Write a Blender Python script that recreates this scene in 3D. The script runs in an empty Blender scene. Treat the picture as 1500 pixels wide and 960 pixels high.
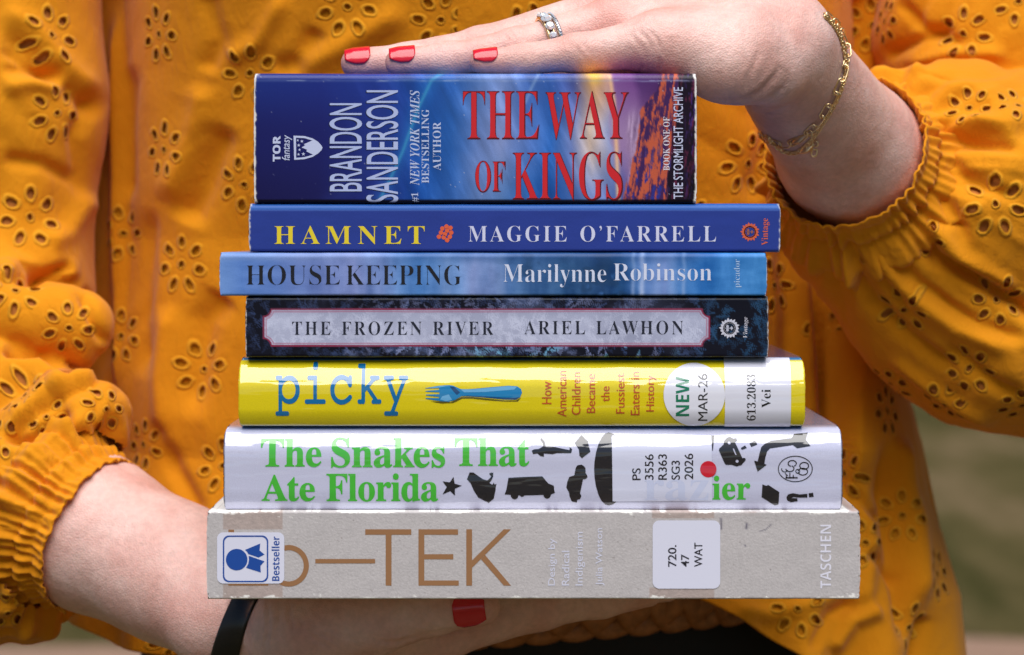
import bpy, bmesh, math, random
import numpy as np
from mathutils import Vector, Matrix
from mathutils.geometry import tessellate_polygon

random.seed(7)
scene = bpy.context.scene
COL = scene.collection

# ------------------------------------------------------------------ camera, light, exposure
S = 0.00026            # metres per photograph pixel on the plane of the book spines (y = 0)
D = 1.10               # camera distance to that plane
PXC, PYC = 755.0, 350.0
ZC = 1.10              # camera height

cam = bpy.data.cameras.new('camera')
cam.sensor_width = 36.0
cam.lens = 36.0 * D / (1500 * S)
cam.shift_x = (750 - PXC) / 1500
cam.shift_y = -(480 - PYC) / 1500
cam.clip_start, cam.clip_end = 0.05, 2000
cam.dof.use_dof = True
cam.dof.focus_distance = D + 0.018
cam.dof.aperture_fstop = 12.0
cam_ob = bpy.data.objects.new('camera', cam)
cam_ob.location = (0, -D, ZC)
cam_ob.rotation_euler = (math.radians(90), 0, 0)
COL.objects.link(cam_ob)
scene.camera = cam_ob

SUN_EL, SUN_AZ = 62.0, 3.0     # elevation; azimuth to the right of straight in front
world = bpy.data.worlds.new("World")
scene.world = world
world.use_nodes = True
nt = world.node_tree
sky = nt.nodes.new('ShaderNodeTexSky')
sky.sky_type = 'NISHITA'
sky.sun_disc = False
sky.sun_elevation = math.radians(SUN_EL)
sky.sun_rotation = math.radians(180 - SUN_AZ)
sky.air_density, sky.dust_density, sky.ozone_density = 1.0, 0.6, 1.5
nt.links.new(sky.outputs[0], nt.nodes['Background'].inputs[0])
nt.nodes['Background'].inputs[1].default_value = 0.05
sun = bpy.data.lights.new('sun', 'SUN')
sun.energy = 4.2
sun.angle = math.radians(62)
sun.color = (1.0, 0.975, 0.95)
sun_ob = bpy.data.objects.new('sun', sun)
_e, _a = math.radians(SUN_EL), math.radians(SUN_AZ)
_dir = Vector((math.sin(_a) * math.cos(_e), -math.cos(_a) * math.cos(_e), math.sin(_e)))
sun_ob.rotation_euler = _dir.to_track_quat('Z', 'Y').to_euler()
sun_ob.location = _dir * 5
COL.objects.link(sun_ob)

scene.view_settings.view_transform = 'Standard'
scene.view_settings.look = 'None'
scene.view_settings.gamma = 1.0
scene.view_settings.use_curve_mapping = False
scene.view_settings.exposure = 0.14
scene.render.engine = 'CYCLES'
scene.cycles.use_denoising = True
scene.cycles.max_bounces = 8
scene.cycles.transparent_max_bounces = 12
scene.cycles.caustics_reflective = False
scene.cycles.caustics_refractive = False

# ------------------------------------------------------------------ helpers
def PX(px, py, Y):
    k = S * (D + Y) / D
    return np.array([(px - PXC) * k, Y, ZC + (PYC - py) * k])

def to_px(P):
    k = S * (D + P[:, 1]) / D
    return PXC + P[:, 0] / k, PYC - (P[:, 2] - ZC) / k

def lin(c):
    c = np.asarray(c, dtype=float) / 255.0
    return np.where(c <= 0.04045, c / 12.92, ((c + 0.055) / 1.055) ** 2.4)

def rgba(r, g, b):
    return tuple(float(v) for v in lin((r, g, b))) + (1.0,)

def tag(o, label=None, cat=None, group=None, kind=None):
    if label: o['label'] = label
    if cat: o['category'] = cat
    if group: o['group'] = group
    if kind: o['kind'] = kind
    return o

def empty(name, loc):
    o = bpy.data.objects.new(name, None)
    o.empty_display_size = 0.02
    o.location = loc
    COL.objects.link(o)
    return o

def link(name, me, mat, parent=None):
    o = bpy.data.objects.new(name, me)
    COL.objects.link(o)
    if mat is not None:
        me.materials.append(mat)
    if parent is not None:
        o.parent = parent
    return o

def np_mesh(name, V, F, smooth=True):
    """V n x 3; F: array m x 4 (or x 3), or a list of index lists."""
    me = bpy.data.meshes.new(name)
    V = np.asarray(V, dtype=np.float32)
    if isinstance(F, np.ndarray):
        n, k = F.shape
        me.vertices.add(len(V)); me.vertices.foreach_set('co', V.ravel())
        me.loops.add(n * k); me.loops.foreach_set('vertex_index', F.astype(np.int32).ravel())
        me.polygons.add(n)
        me.polygons.foreach_set('loop_start', np.arange(0, n * k, k, dtype=np.int32))
        me.polygons.foreach_set('loop_total', np.full(n, k, dtype=np.int32))
        me.update(calc_edges=True)
        me.validate()
    else:
        me.from_pydata([tuple(map(float, v)) for v in V], [], [list(map(int, f)) for f in F])
        me.update()
    if smooth:
        me.polygons.foreach_set('use_smooth', np.ones(len(me.polygons), dtype=bool))
    return me

def vnormals(V, F):
    if F.shape[1] == 4:
        n = np.cross(V[F[:, 2]] - V[F[:, 0]], V[F[:, 3]] - V[F[:, 1]])
    else:
        n = np.cross(V[F[:, 1]] - V[F[:, 0]], V[F[:, 2]] - V[F[:, 0]])
    N = np.zeros_like(V)
    for k in range(F.shape[1]):
        for a in range(3):
            N[:, a] += np.bincount(F[:, k], weights=n[:, a], minlength=len(V))
    return N / (np.linalg.norm(N, axis=1, keepdims=True) + 1e-12)

def _hash(ix, iy, iz, seed):
    h = (ix.astype(np.int64) * 73856093) ^ (iy.astype(np.int64) * 19349663) ^ (iz.astype(np.int64) * 83492791) ^ (seed * 2654435761)
    h = (h ^ (h >> 13)) * 1274126177
    h = h & 0x7fffffff
    h = (h ^ (h >> 16)) * 1103515245 & 0x7fffffff
    return (h & 0xffff) / 65535.0

def noise(x, y, z=None, seed=0):
    x = np.asarray(x, dtype=float); y = np.asarray(y, dtype=float)
    z = np.zeros_like(x) if z is None else np.asarray(z, dtype=float)
    x, y, z = np.broadcast_arrays(x, y, z)
    ix, iy, iz = np.floor(x), np.floor(y), np.floor(z)
    fx, fy, fz = x - ix, y - iy, z - iz
    fx, fy, fz = [f * f * (3 - 2 * f) for f in (fx, fy, fz)]
    r = 0
    for dx in (0, 1):
        for dy in (0, 1):
            for dz in (0, 1):
                w = (fx if dx else 1 - fx) * (fy if dy else 1 - fy) * (fz if dz else 1 - fz)
                r = r + w * _hash(ix + dx, iy + dy, iz + dz, seed)
    return r * 2 - 1

def fbm(x, y, z=None, oct=4, seed=0):
    r, a, f = 0, 0.5, 1.0
    for i in range(oct):
        r = r + a * noise(np.asarray(x) * f, np.asarray(y) * f, None if z is None else np.asarray(z) * f, seed + i)
        a *= 0.5; f *= 2.03
    return r

def sstep(a, b, x):
    t = np.clip((x - a) / (b - a), 0, 1)
    return t * t * (3 - 2 * t)

def polydist(px, py, pts):
    """unsigned distance to a polyline and signed side (+ = right of travel, y down)."""
    best = np.full(px.shape, 1e9); side = np.zeros(px.shape); tt = np.zeros(px.shape)
    n = len(pts) - 1
    for i in range(n):
        ax, ay = pts[i]; bx, by = pts[i + 1]
        dx, dy = bx - ax, by - ay
        L2 = dx * dx + dy * dy
        t = np.clip(((px - ax) * dx + (py - ay) * dy) / L2, 0, 1)
        qx, qy = px - ax - t * dx, py - ay - t * dy
        d = np.hypot(qx, qy)
        s = np.sign(dy * qx - dx * qy) * -1
        m = d < best
        best = np.where(m, d, best); side = np.where(m, s, side); tt = np.where(m, (i + t) / n, tt)
    return best, side, tt

# ---- materials
def new_mat(name):
    m = bpy.data.materials.new(name)
    m.use_nodes = True
    return m, m.node_tree.nodes, m.node_tree.links, m.node_tree.nodes['Principled BSDF']

def setp(b, **kw):
    for k, v in kw.items():
        b.inputs[k.replace('_', ' ')].default_value = v

def plain(name, col, rough=0.5, metal=0.0, bump=0.0, bscale=400, var=0.0, coat=0.0, spec=0.5):
    m, N, L, b = new_mat(name)
    b.inputs['Base Color'].default_value = col
    b.inputs['Roughness'].default_value = rough
    b.inputs['Metallic'].default_value = metal
    b.inputs['Specular IOR Level'].default_value = spec
    if coat:
        b.inputs['Coat Weight'].default_value = coat
        b.inputs['Coat Roughness'].default_value = 0.05
        b.inputs['Coat IOR'].default_value = 1.6
    tc = N.new('ShaderNodeTexCoord')
    if var:
        n = N.new('ShaderNodeTexNoise'); n.inputs['Scale'].default_value = bscale * 0.3; n.inputs['Detail'].default_value = 4
        L.new(tc.outputs['Object'], n.inputs['Vector'])
        hs = N.new('ShaderNodeHueSaturation'); hs.inputs['Color'].default_value = col
        mr = N.new('ShaderNodeMapRange'); mr.inputs[3].default_value = 1 - var; mr.inputs[4].default_value = 1 + var
        mr.inputs[1].default_value = 0.3; mr.inputs[2].default_value = 0.7
        L.new(n.outputs[0], mr.inputs[0]); L.new(mr.outputs[0], hs.inputs['Value']); L.new(hs.outputs[0], b.inputs['Base Color'])
    if bump:
        n = N.new('ShaderNodeTexNoise'); n.inputs['Scale'].default_value = bscale; n.inputs['Detail'].default_value = 3
        L.new(tc.outputs['Object'], n.inputs['Vector'])
        bp = N.new('ShaderNodeBump'); bp.inputs['Strength'].default_value = bump; bp.inputs['Distance'].default_value = 0.0004
        L.new(n.outputs[0], bp.inputs['Height']); L.new(bp.outputs[0], b.inputs['Normal'])
    return m

def art_mat(name, rough, bump=0.05, bscale=900, coat=0.0, spec=0.5):
    """printed cover: the picture is stored on the cover's own points"""
    m, N, L, b = new_mat(name)
    at = N.new('ShaderNodeAttribute'); at.attribute_name = 'art'
    tc = N.new('ShaderNodeTexCoord')
    n0 = N.new('ShaderNodeTexNoise'); n0.inputs['Scale'].default_value = 2500; n0.inputs['Detail'].default_value = 2
    L.new(tc.outputs['Object'], n0.inputs['Vector'])
    mr = N.new('ShaderNodeMapRange'); mr.inputs[1].default_value = .3; mr.inputs[2].default_value = .7
    mr.inputs[3].default_value = 0.93; mr.inputs[4].default_value = 1.07
    L.new(n0.outputs[0], mr.inputs[0])
    hs = N.new('ShaderNodeHueSaturation')
    L.new(at.outputs['Color'], hs.inputs['Color']); L.new(mr.outputs[0], hs.inputs['Value'])
    L.new(hs.outputs[0], b.inputs['Base Color'])
    b.inputs['Roughness'].default_value = rough
    b.inputs['Specular IOR Level'].default_value = spec
    if coat:
        b.inputs['Coat Weight'].default_value = coat; b.inputs['Coat Roughness'].default_value = 0.045; b.inputs['Coat IOR'].default_value = 1.8; b.inputs['Specular IOR Level'].default_value = .15
    n = N.new('ShaderNodeTexNoise'); n.inputs['Scale'].default_value = bscale; n.inputs['Detail'].default_value = 4
    L.new(tc.outputs['Object'], n.inputs['Vector'])
    bp = N.new('ShaderNodeBump'); bp.inputs['Strength'].default_value = bump; bp.inputs['Distance'].default_value = 0.0004
    L.new(n.outputs[0], bp.inputs['Height']); L.new(bp.outputs[0], b.inputs['Normal'])
    return m

def film_ripple(N, L, b):
    """the clear film does not lie quite flat"""
    tc = N.new('ShaderNodeTexCoord'); mp = N.new('ShaderNodeMapping'); mp.inputs['Scale'].default_value = (16, 1, 95)
    n = N.new('ShaderNodeTexNoise'); n.inputs['Scale'].default_value = 1.0; n.inputs['Detail'].default_value = 3
    L.new(tc.outputs['Object'], mp.inputs[0]); L.new(mp.outputs[0], n.inputs['Vector'])
    bp = N.new('ShaderNodeBump'); bp.inputs['Strength'].default_value = 1.0; bp.inputs['Distance'].default_value = 0.0016
    L.new(n.outputs[0], bp.inputs['Height']); L.new(bp.outputs[0], b.inputs['Coat Normal'])

_ink = {}
def ink(r, g, b, rough=0.45, coat=0.0):
    key = (r, g, b, rough, coat)
    if key not in _ink:
        m, N, L, p = new_mat('ink_%d_%d_%d' % (r, g, b))
        p.inputs['Base Color'].default_value = rgba(r, g, b)
        p.inputs['Roughness'].default_value = rough
        if coat:
            p.inputs['Coat Weight'].default_value = coat; p.inputs['Coat Roughness'].default_value = 0.045; p.inputs['Coat IOR'].default_value = 1.8; p.inputs['Specular IOR Level'].default_value = .15; film_ripple(N, L, p)
        _ink[key] = m
    return _ink[key]

# ------------------------------------------------------------------ ground (far behind, out of focus)
def ground():
    m, N, L, b = new_mat('grass_ground')
    tc = N.new('ShaderNodeTexCoord')
    n1 = N.new('ShaderNodeTexNoise'); n1.inputs['Scale'].default_value = 1.1; n1.inputs['Detail'].default_value = 8; n1.inputs['Roughness'].default_value = 0.65
    mp = N.new('ShaderNodeMapping'); mp.inputs['Scale'].default_value = (1.6, 0.35, 1)
    L.new(tc.outputs['Object'], mp.inputs[0]); L.new(mp.outputs[0], n1.inputs['Vector'])
    cr = N.new('ShaderNodeValToRGB')
    e = cr.color_ramp.elements
    e[0].position = 0.36; e[0].color = (0.062, 0.06, 0.02, 1)
    e[1].position = 0.66; e[1].color = (0.23, 0.165, 0.09, 1)
    x = e.new(0.5); x.color = (0.135, 0.108, 0.046, 1)
    L.new(n1.outputs[0], cr.inputs[0]); L.new(cr.outputs[0], b.inputs['Base Color'])
    b.inputs['Roughness'].default_value = 1.0; b.inputs['Specular IOR Level'].default_value = 0.0
    n2 = N.new('ShaderNodeTexNoise'); n2.inputs['Scale'].default_value = 60; L.new(tc.outputs['Object'], n2.inputs['Vector'])
    bp = N.new('ShaderNodeBump'); bp.inputs['Distance'].default_value = 0.05; L.new(n2.outputs[0], bp.inputs['Height']); L.new(bp.outputs[0], b.inputs['Normal'])
    xs = np.concatenate([[-900, -300, -100, -40], np.linspace(-14, 14, 57), [40, 100, 300, 900]])
    ys = np.concatenate([[-900, -200, -40, -10], np.linspace(-3, 26, 59), [40, 80, 200, 500, 1500]])
    X, Y = np.meshgrid(xs, ys, indexing='ij')
    Z = 0.03 * fbm(X * 0.5, Y * 0.5, seed=3) * (np.abs(X) < 15) * (np.abs(Y) < 27) * sstep(7.8, 9, Y)
    V = np.stack([X, Y, Z], -1).reshape(-1, 3)
    a, c = X.shape
    I = np.arange(a * c).reshape(a, c)
    F = np.stack([I[:-1, :-1], I[1:, :-1], I[1:, 1:], I[:-1, 1:]], -1).reshape(-1, 4)
    tag(link('ground', np_mesh('ground', V, F), m), kind='structure')
    pm = plain('path_gravel', rgba(142, 112, 92), 0.95, bump=0.6, bscale=90, var=0.18)
    xs = np.linspace(-30, 30, 121)
    V = []; 
    for x in xs:
        V += [(x, 4.6 + 0.15 * math.sin(x), 0.012), (x, 6.6 + 0.28 * math.sin(x * 0.9 + 1) + 0.1 * math.sin(x * 3.1), 0.012)]
    F = np.array([(2 * i, 2 * i + 2, 2 * i + 3, 2 * i + 1) for i in range(len(xs) - 1)])
    tag(link('path', np_mesh('path', np.array(V), F), pm), kind='structure')
ground()

# ------------------------------------------------------------------ books
SER, SEL, SED = 0x1d400, 0x1d41a, 0x1d7ce       # serif letters and figures of the built-in font
ITA, ITL = 0x1d468, 0x1d482
SAB, SAL, SAD = 0x1d5d4, 0x1d5ee, 0x1d7ec       # heavy sans
MON, MOL, MOD = 0x1d670, 0x1d68a, 0x1d7f6       # typewriter slab

def styled(s, style):
    if style == 'sans': return s
    U, Lw, Dg = {'serif': (SER, SEL, SED), 'italic': (ITA, ITL, None), 'bold': (SAB, SAL, SAD), 'slab': (MON, MOL, MOD)}[style]
    o = ''
    for c in s:
        if 'A' <= c <= 'Z': o += chr(U + ord(c) - 65)
        elif 'a' <= c <= 'z': o += chr(Lw + ord(c) - 97)
        elif c.isdigit() and Dg: o += chr(Dg + ord(c) - 48)
        else: o += c
    return o

def text_mesh(s, style, weight=0.0, spacing=1.0, word=1.0, shear=0.0):
    cu = bpy.data.curves.new('lettering', 'FONT')
    cu.body = styled(s, style)
    cu.offset = weight
    cu.space_character = spacing
    cu.space_word = word
    cu.shear = shear
    cu.resolution_u = 5
    o = bpy.data.objects.new('lettering', cu)
    COL.objects.link(o)
    dg = bpy.context.evaluated_depsgraph_get()
    me = bpy.data.meshes.new_from_object(o.evaluated_get(dg))
    bpy.data.objects.remove(o); bpy.data.curves.remove(cu)
    me.materials.clear()
    return me

class Book:
    """A closed book lying flat, its spine towards -y. Boxes are given in photograph pixels on the spine."""
    def __init__(self, name, label, x0, x1, y0, y1, depth, art, mat, yoff=0.0, tilt=None, rt=2.2, rb=1.6,
                 board=0.35, step=0.0006, square=0.0, ragged=0.00012, page_col=(222, 212, 190)):
        self.x0, self.x1, self.y0, self.y1 = x0, x1, y0, y1
        k = S * (D + yoff) / D
        self.k = k
        self.cx = (x0 + x1) / 2
        self.H = (y1 - y0) * k - 0.00012
        self.W = (x1 - x0) * k
        self.yoff = yoff
        zb = ZC + (PYC - y1) * k
        self.root = tag(empty(name, ((self.cx - PXC) * k, yoff, zb)), label, 'book')
        self.zb = zb
        H, W = self.H, self.W
        # outer profile of the spine, from the top board round to the bottom board
        zz = np.linspace(H, 0, max(60, int(H / 0.00035)))
        v = (H - zz) / H
        rt_, rb_ = rt / 1000, rb / 1000
        y = np.zeros_like(zz)
        if tilt:
            ang = np.radians(np.interp(v, [t[0] for t in tilt], [t[1] for t in tilt]))
            dz = np.abs(np.gradient(zz))
            sl = np.tan(ang) * dz
            i0 = int(np.argmin(np.abs(ang)))
            c = np.cumsum(sl)
            y = c[i0] - c
            y = y - y.min()
        e = np.clip(1 - (H - zz) / rt_, 0, 1); y = y + rt_ * (1 - np.sqrt(np.clip(1 - e ** 2.0, 0, 1)))
        e = np.clip(1 - zz / rb_, 0, 1); y = y + rb_ * (1 - np.sqrt(np.clip(1 - e ** 2.0, 0, 1)))
        self._z, self._y = zz, y
        t = board / 1000
        ysq = np.linspace(depth, y[0] + 0.0006, 14)
        outer = [(a, H) for a in ysq] + list(zip(y[1:-1], zz[1:-1])) + [(a, 0.0) for a in ysq[::-1]]
        inner = [(depth, t), (y.max() + t + 0.0004, t), (y.max() + t + 0.0004, H - t), (depth, H - t)]
        prof = np.array(outer + inner)
        no = len(outer)
        n = max(2, int(W / step))
        xs = np.linspace(-W / 2, W / 2, n)
        P = len(prof)
        V = np.zeros((n, P, 3))
        V[:, :, 0] = xs[:, None]; V[:, :, 1] = prof[None, :, 0]; V[:, :, 2] = prof[None, :, 1]
        # slightly worn, uneven ends and edges
        for e_, sg in ((0, 1), (n - 1, -1)):
            V[e_, :, 0] += sg * np.abs(fbm(prof[:, 0] * 900, prof[:, 1] * 900, seed=int(x0) + e_)) * ragged * 4
            corner = np.exp(-np.minimum(H - prof[:, 1], prof[:, 1]) / 0.0012) * (prof[:, 0] < 0.02)
            V[e_, :, 0] += sg * corner * 0.0012
        if not tilt: V[:, :, 2] += (fbm(V[:, :, 0] * 40, V[:, :, 1] * 15, seed=int(y0)) * 0.00012) * (np.arange(P)[None, :] < no)
        I = np.arange(n * P).reshape(n, P)
        J = np.roll(I, -1, axis=1)
        F = np.stack([I[:-1], J[:-1], J[1:], I[1:]], -1).reshape(-1, 4)
        VV = V.reshape(-1, 3)
        # caps: strips between outer and inner loops
        faces = [F]
        u = self.cx + VV[:, 0] / k
        w = y1 - VV[:, 2] / k
        me = np_mesh(name + '_cover', VV, F)
        bm = bmesh.new(); bm.from_mesh(me)
        bm.verts.ensure_lookup_table()
        for e_, fl in ((0, True), (n - 1, False)):
            idx = list(I[e_]);
            if not fl: idx = idx[::-1]
            try: bm.faces.new([bm.verts[i] for i in idx])
            except ValueError: pass
        bm.normal_update()
        bmesh.ops.recalc_face_normals(bm, faces=bm.faces)
        bm.to_mesh(me); bm.free()
        col = art(u, w, VV[:, 1], self)
        ca = me.color_attributes.new('art', 'FLOAT_COLOR', 'POINT')
        ca.data.foreach_set('color', np.concatenate([col, np.ones((len(col), 1))], 1).astype(np.float32).ravel())
        me.polygons.foreach_set('use_smooth', np.array([len(p.vertices) == 4 for p in me.polygons]))
        self.cover = link('cover', me, mat, self.root)
        # page block
        pb = bmesh.new()
        sq = square / 1000
        y_in = y.max() + t + 0.0006
        bmesh.ops.create_cube(pb, size=1.0)
        for q in pb.verts:
            q.co = Vector((q.co.x * (W - 2 * sq - 0.0008), y_in + (q.co.y + 0.5) * (depth - sq - 0.001 - y_in), t + 0.0001 + (q.co.z + 0.5) * (H - 2 * t - 0.0002)))
        pm = bpy.data.meshes.new('page_block'); pb.to_mesh(pm); pb.free()
        link('page_block', pm, PAGES, self.root)

    def ysp(self, z):
        return np.interp(z, self._z[::-1], self._y[::-1])

    def loc(self, px, py):
        return (px - self.cx) * self.k, (self.y1 - py) * self.k

    def drape(self, me, off, slices=0.0005):
        """lay a flat mesh given in local (x, z) as (x, 0, z) on the spine's surface"""
        bm = bmesh.new(); bm.from_mesh(me)
        bmesh.ops.remove_doubles(bm, verts=bm.verts, dist=1e-7)
        if bm.verts:
            z0 = min(v.co.z for v in bm.verts); z1 = max(v.co.z for v in bm.verts)
            zz = self._z; yy = self._y
            n = int((z1 - z0) / slices)
            for i in range(1, n + 1):
                zc = z0 + i * slices
                c = abs(np.interp(zc + slices, zz[::-1], yy[::-1]) + np.interp(zc - slices, zz[::-1], yy[::-1]) - 2 * np.interp(zc, zz[::-1], yy[::-1]))
                if c > 2e-7 or i % 8 == 0:
                    bmesh.ops.bisect_plane(bm, geom=bm.verts[:] + bm.edges[:] + bm.faces[:], plane_co=(0, 0, zc), plane_no=(0, 0, 1), dist=1e-7)
            for v in bm.verts:
                sl_ = (self.ysp(v.co.z + 2e-4) - self.ysp(v.co.z - 2e-4)) / 4e-4
                v.co.y = float(self.ysp(v.co.z)) - off * float(np.sqrt(1 + min(abs(sl_), 3.0) ** 2))
            bm.normal_update()
            for f in bm.faces:
                if f.normal.y > 0: f.normal_flip()
                f.smooth = True
        bm.to_mesh(me); bm.free()
        nv = []
        for v in me.vertices:
            sl_ = (self.ysp(v.co.z + 2e-4) - self.ysp(v.co.z - 2e-4)) / 4e-4
            nv.append(Vector((0, -1, float(np.clip(sl_, -4, 4)))).normalized())
        if len(me.polygons):
            me.normals_split_custom_set_from_vertices(nv)
        return me

    def text(self, name, s, box, mat, style='serif', rot=False, weight=0.0, spacing=1.0, word=1.0, off=0.00010, parent=None, label=None, shear=0.0):
        me = text_mesh(s, style, weight, spacing, word, shear)
        n = len(me.vertices)
        co = np.zeros(n * 3); me.vertices.foreach_get('co', co); co = co.reshape(-1, 3)
        x, y = co[:, 0], co[:, 1]
        if rot: x, y = -y, x
        x = (x - x.min()) / (x.max() - x.min()); y = (y - y.min()) / (y.max() - y.min())
        X = box[0] + x * (box[2] - box[0]); Y = box[3] - y * (box[3] - box[1])
        lx, lz = self.loc(X, Y)
        me.vertices.foreach_set('co', np.stack([lx, np.zeros(n), lz], -1).astype(np.float32).ravel())
        me.update()
        o = link(name, self.drape(me, off), mat, parent or self.root)
        if label: o['label'] = label
        return o

    def poly(self, name, loops, mat, off=0.00008, parent=None, label=None):
        """loops: a list of polygons in pixels; each polygon is a list of points or (outer, hole, hole ...)"""
        V, F = [], []
        for lp in loops:
            rings = lp if isinstance(lp, tuple) else (lp,)
            vec = [[Vector((p[0], -p[1], 0)) for p in r] for r in rings]
            tris = tessellate_polygon(vec)
            flat = [p for r in rings for p in r]
            b = len(V)
            for p in flat:
                lx, lz = self.loc(p[0], p[1]); V.append((lx, 0, lz))
            F += [[b + i for i in t] for t in tris]
        me = bpy.data.meshes.new(name); me.from_pydata(V, [], F); me.update()
        o = link(name, self.drape(me, off), mat, parent or self.root)
        if label: o['label'] = label
        return o

def circle(cx, cy, rx, ry=None, n=40, a0=0.0, a1=2 * math.pi):
    ry = rx if ry is None else ry
    return [(cx + rx * math.cos(a0 + (a1 - a0) * i / n), cy + ry * math.sin(a0 + (a1 - a0) * i / n)) for i in range(n)]

def ringband(cx, cy, rx, ry, w, n=40):
    return (circle(cx, cy, rx, ry, n), circle(cx, cy, rx - w, ry - w, n)[::-1])

def rrect(x0, y0, x1, y1, r, n=6):
    pts = []
    for cx, cy, a in ((x1 - r, y0 + r, -90), (x1 - r, y1 - r, 0), (x0 + r, y1 - r, 90), (x0 + r, y0 + r, 180)):
        for i in range(n + 1):
            t = math.radians(a + 90 * i / n)
            pts.append((cx + r * math.cos(t), cy + r * math.sin(t)))
    return pts

def star(cx, cy, r, rot=-90, n=5, inner=0.4):
    return [(cx + (r if i % 2 == 0 else r * inner) * math.cos(math.radians(rot + i * 180 / n)),
             cy + (r if i % 2 == 0 else r * inner) * math.sin(math.radians(rot + i * 180 / n))) for i in range(2 * n)]

def crop(pts, ox, oy, s):
    return [(ox + x / s, oy + y / s) for x, y in pts]

def line(pts, w):
    """a stroked polyline as a list of quads"""
    out = []
    for (ax, ay), (bx, by) in zip(pts[:-1], pts[1:]):
        dx, dy = bx - ax, by - ay; l = math.hypot(dx, dy) or 1
        nx, ny = -dy / l * w / 2, dx / l * w / 2
        ex, ey = dx / l * w * 0.2, dy / l * w * 0.2
        out.append([(ax + nx - ex, ay + ny - ey), (bx + nx + ex, by + ny + ey), (bx - nx + ex, by - ny + ey), (ax - nx - ex, ay - ny - ey)])
    return out

def mixc(a, b, t):
    return a * (1 - t[:, None]) + b * t[:, None]

def pages_mat():
    m, N, L, b = new_mat('pages')
    tc = N.new('ShaderNodeTexCoord'); mp = N.new('ShaderNodeMapping'); mp.inputs['Scale'].default_value = (3, 3, 4000)
    n = N.new('ShaderNodeTexNoise'); n.inputs['Scale'].default_value = 1.0
    L.new(tc.outputs['Object'], mp.inputs[0]); L.new(mp.outputs[0], n.inputs['Vector'])
    cr = N.new('ShaderNodeValToRGB'); cr.color_ramp.elements[0].color = rgba(170, 155, 130); cr.color_ramp.elements[1].color = rgba(238, 230, 212)
    cr.color_ramp.elements[0].position = .3; cr.color_ramp.elements[1].position = .6
    L.new(n.outputs[0], cr.inputs[0]); L.new(cr.outputs[0], b.inputs['Base Color']); b.inputs['Roughness'].default_value = .9
    return m
PAGES = pages_mat()

def wear(col, u, v, b, amount, width, tone=(232, 228, 226), seed=1):
    d = np.minimum(np.minimum(u - b.x0, b.x1 - u), 1e9)
    dz = np.minimum(v - b.y0, b.y1 - v)
    n = fbm(u * .16, v * .16, seed=seed, oct=4) * .5 + .5
    edge = np.exp(-d / width) + 0.5 * np.exp(-np.hypot(np.maximum(d, 0), np.maximum(dz, 0)) / (width * 2.5))
    m = sstep(0.52, 0.72, edge * amount + n * 0.45)
    return mixc(col, lin(tone)[None], m)

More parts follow.
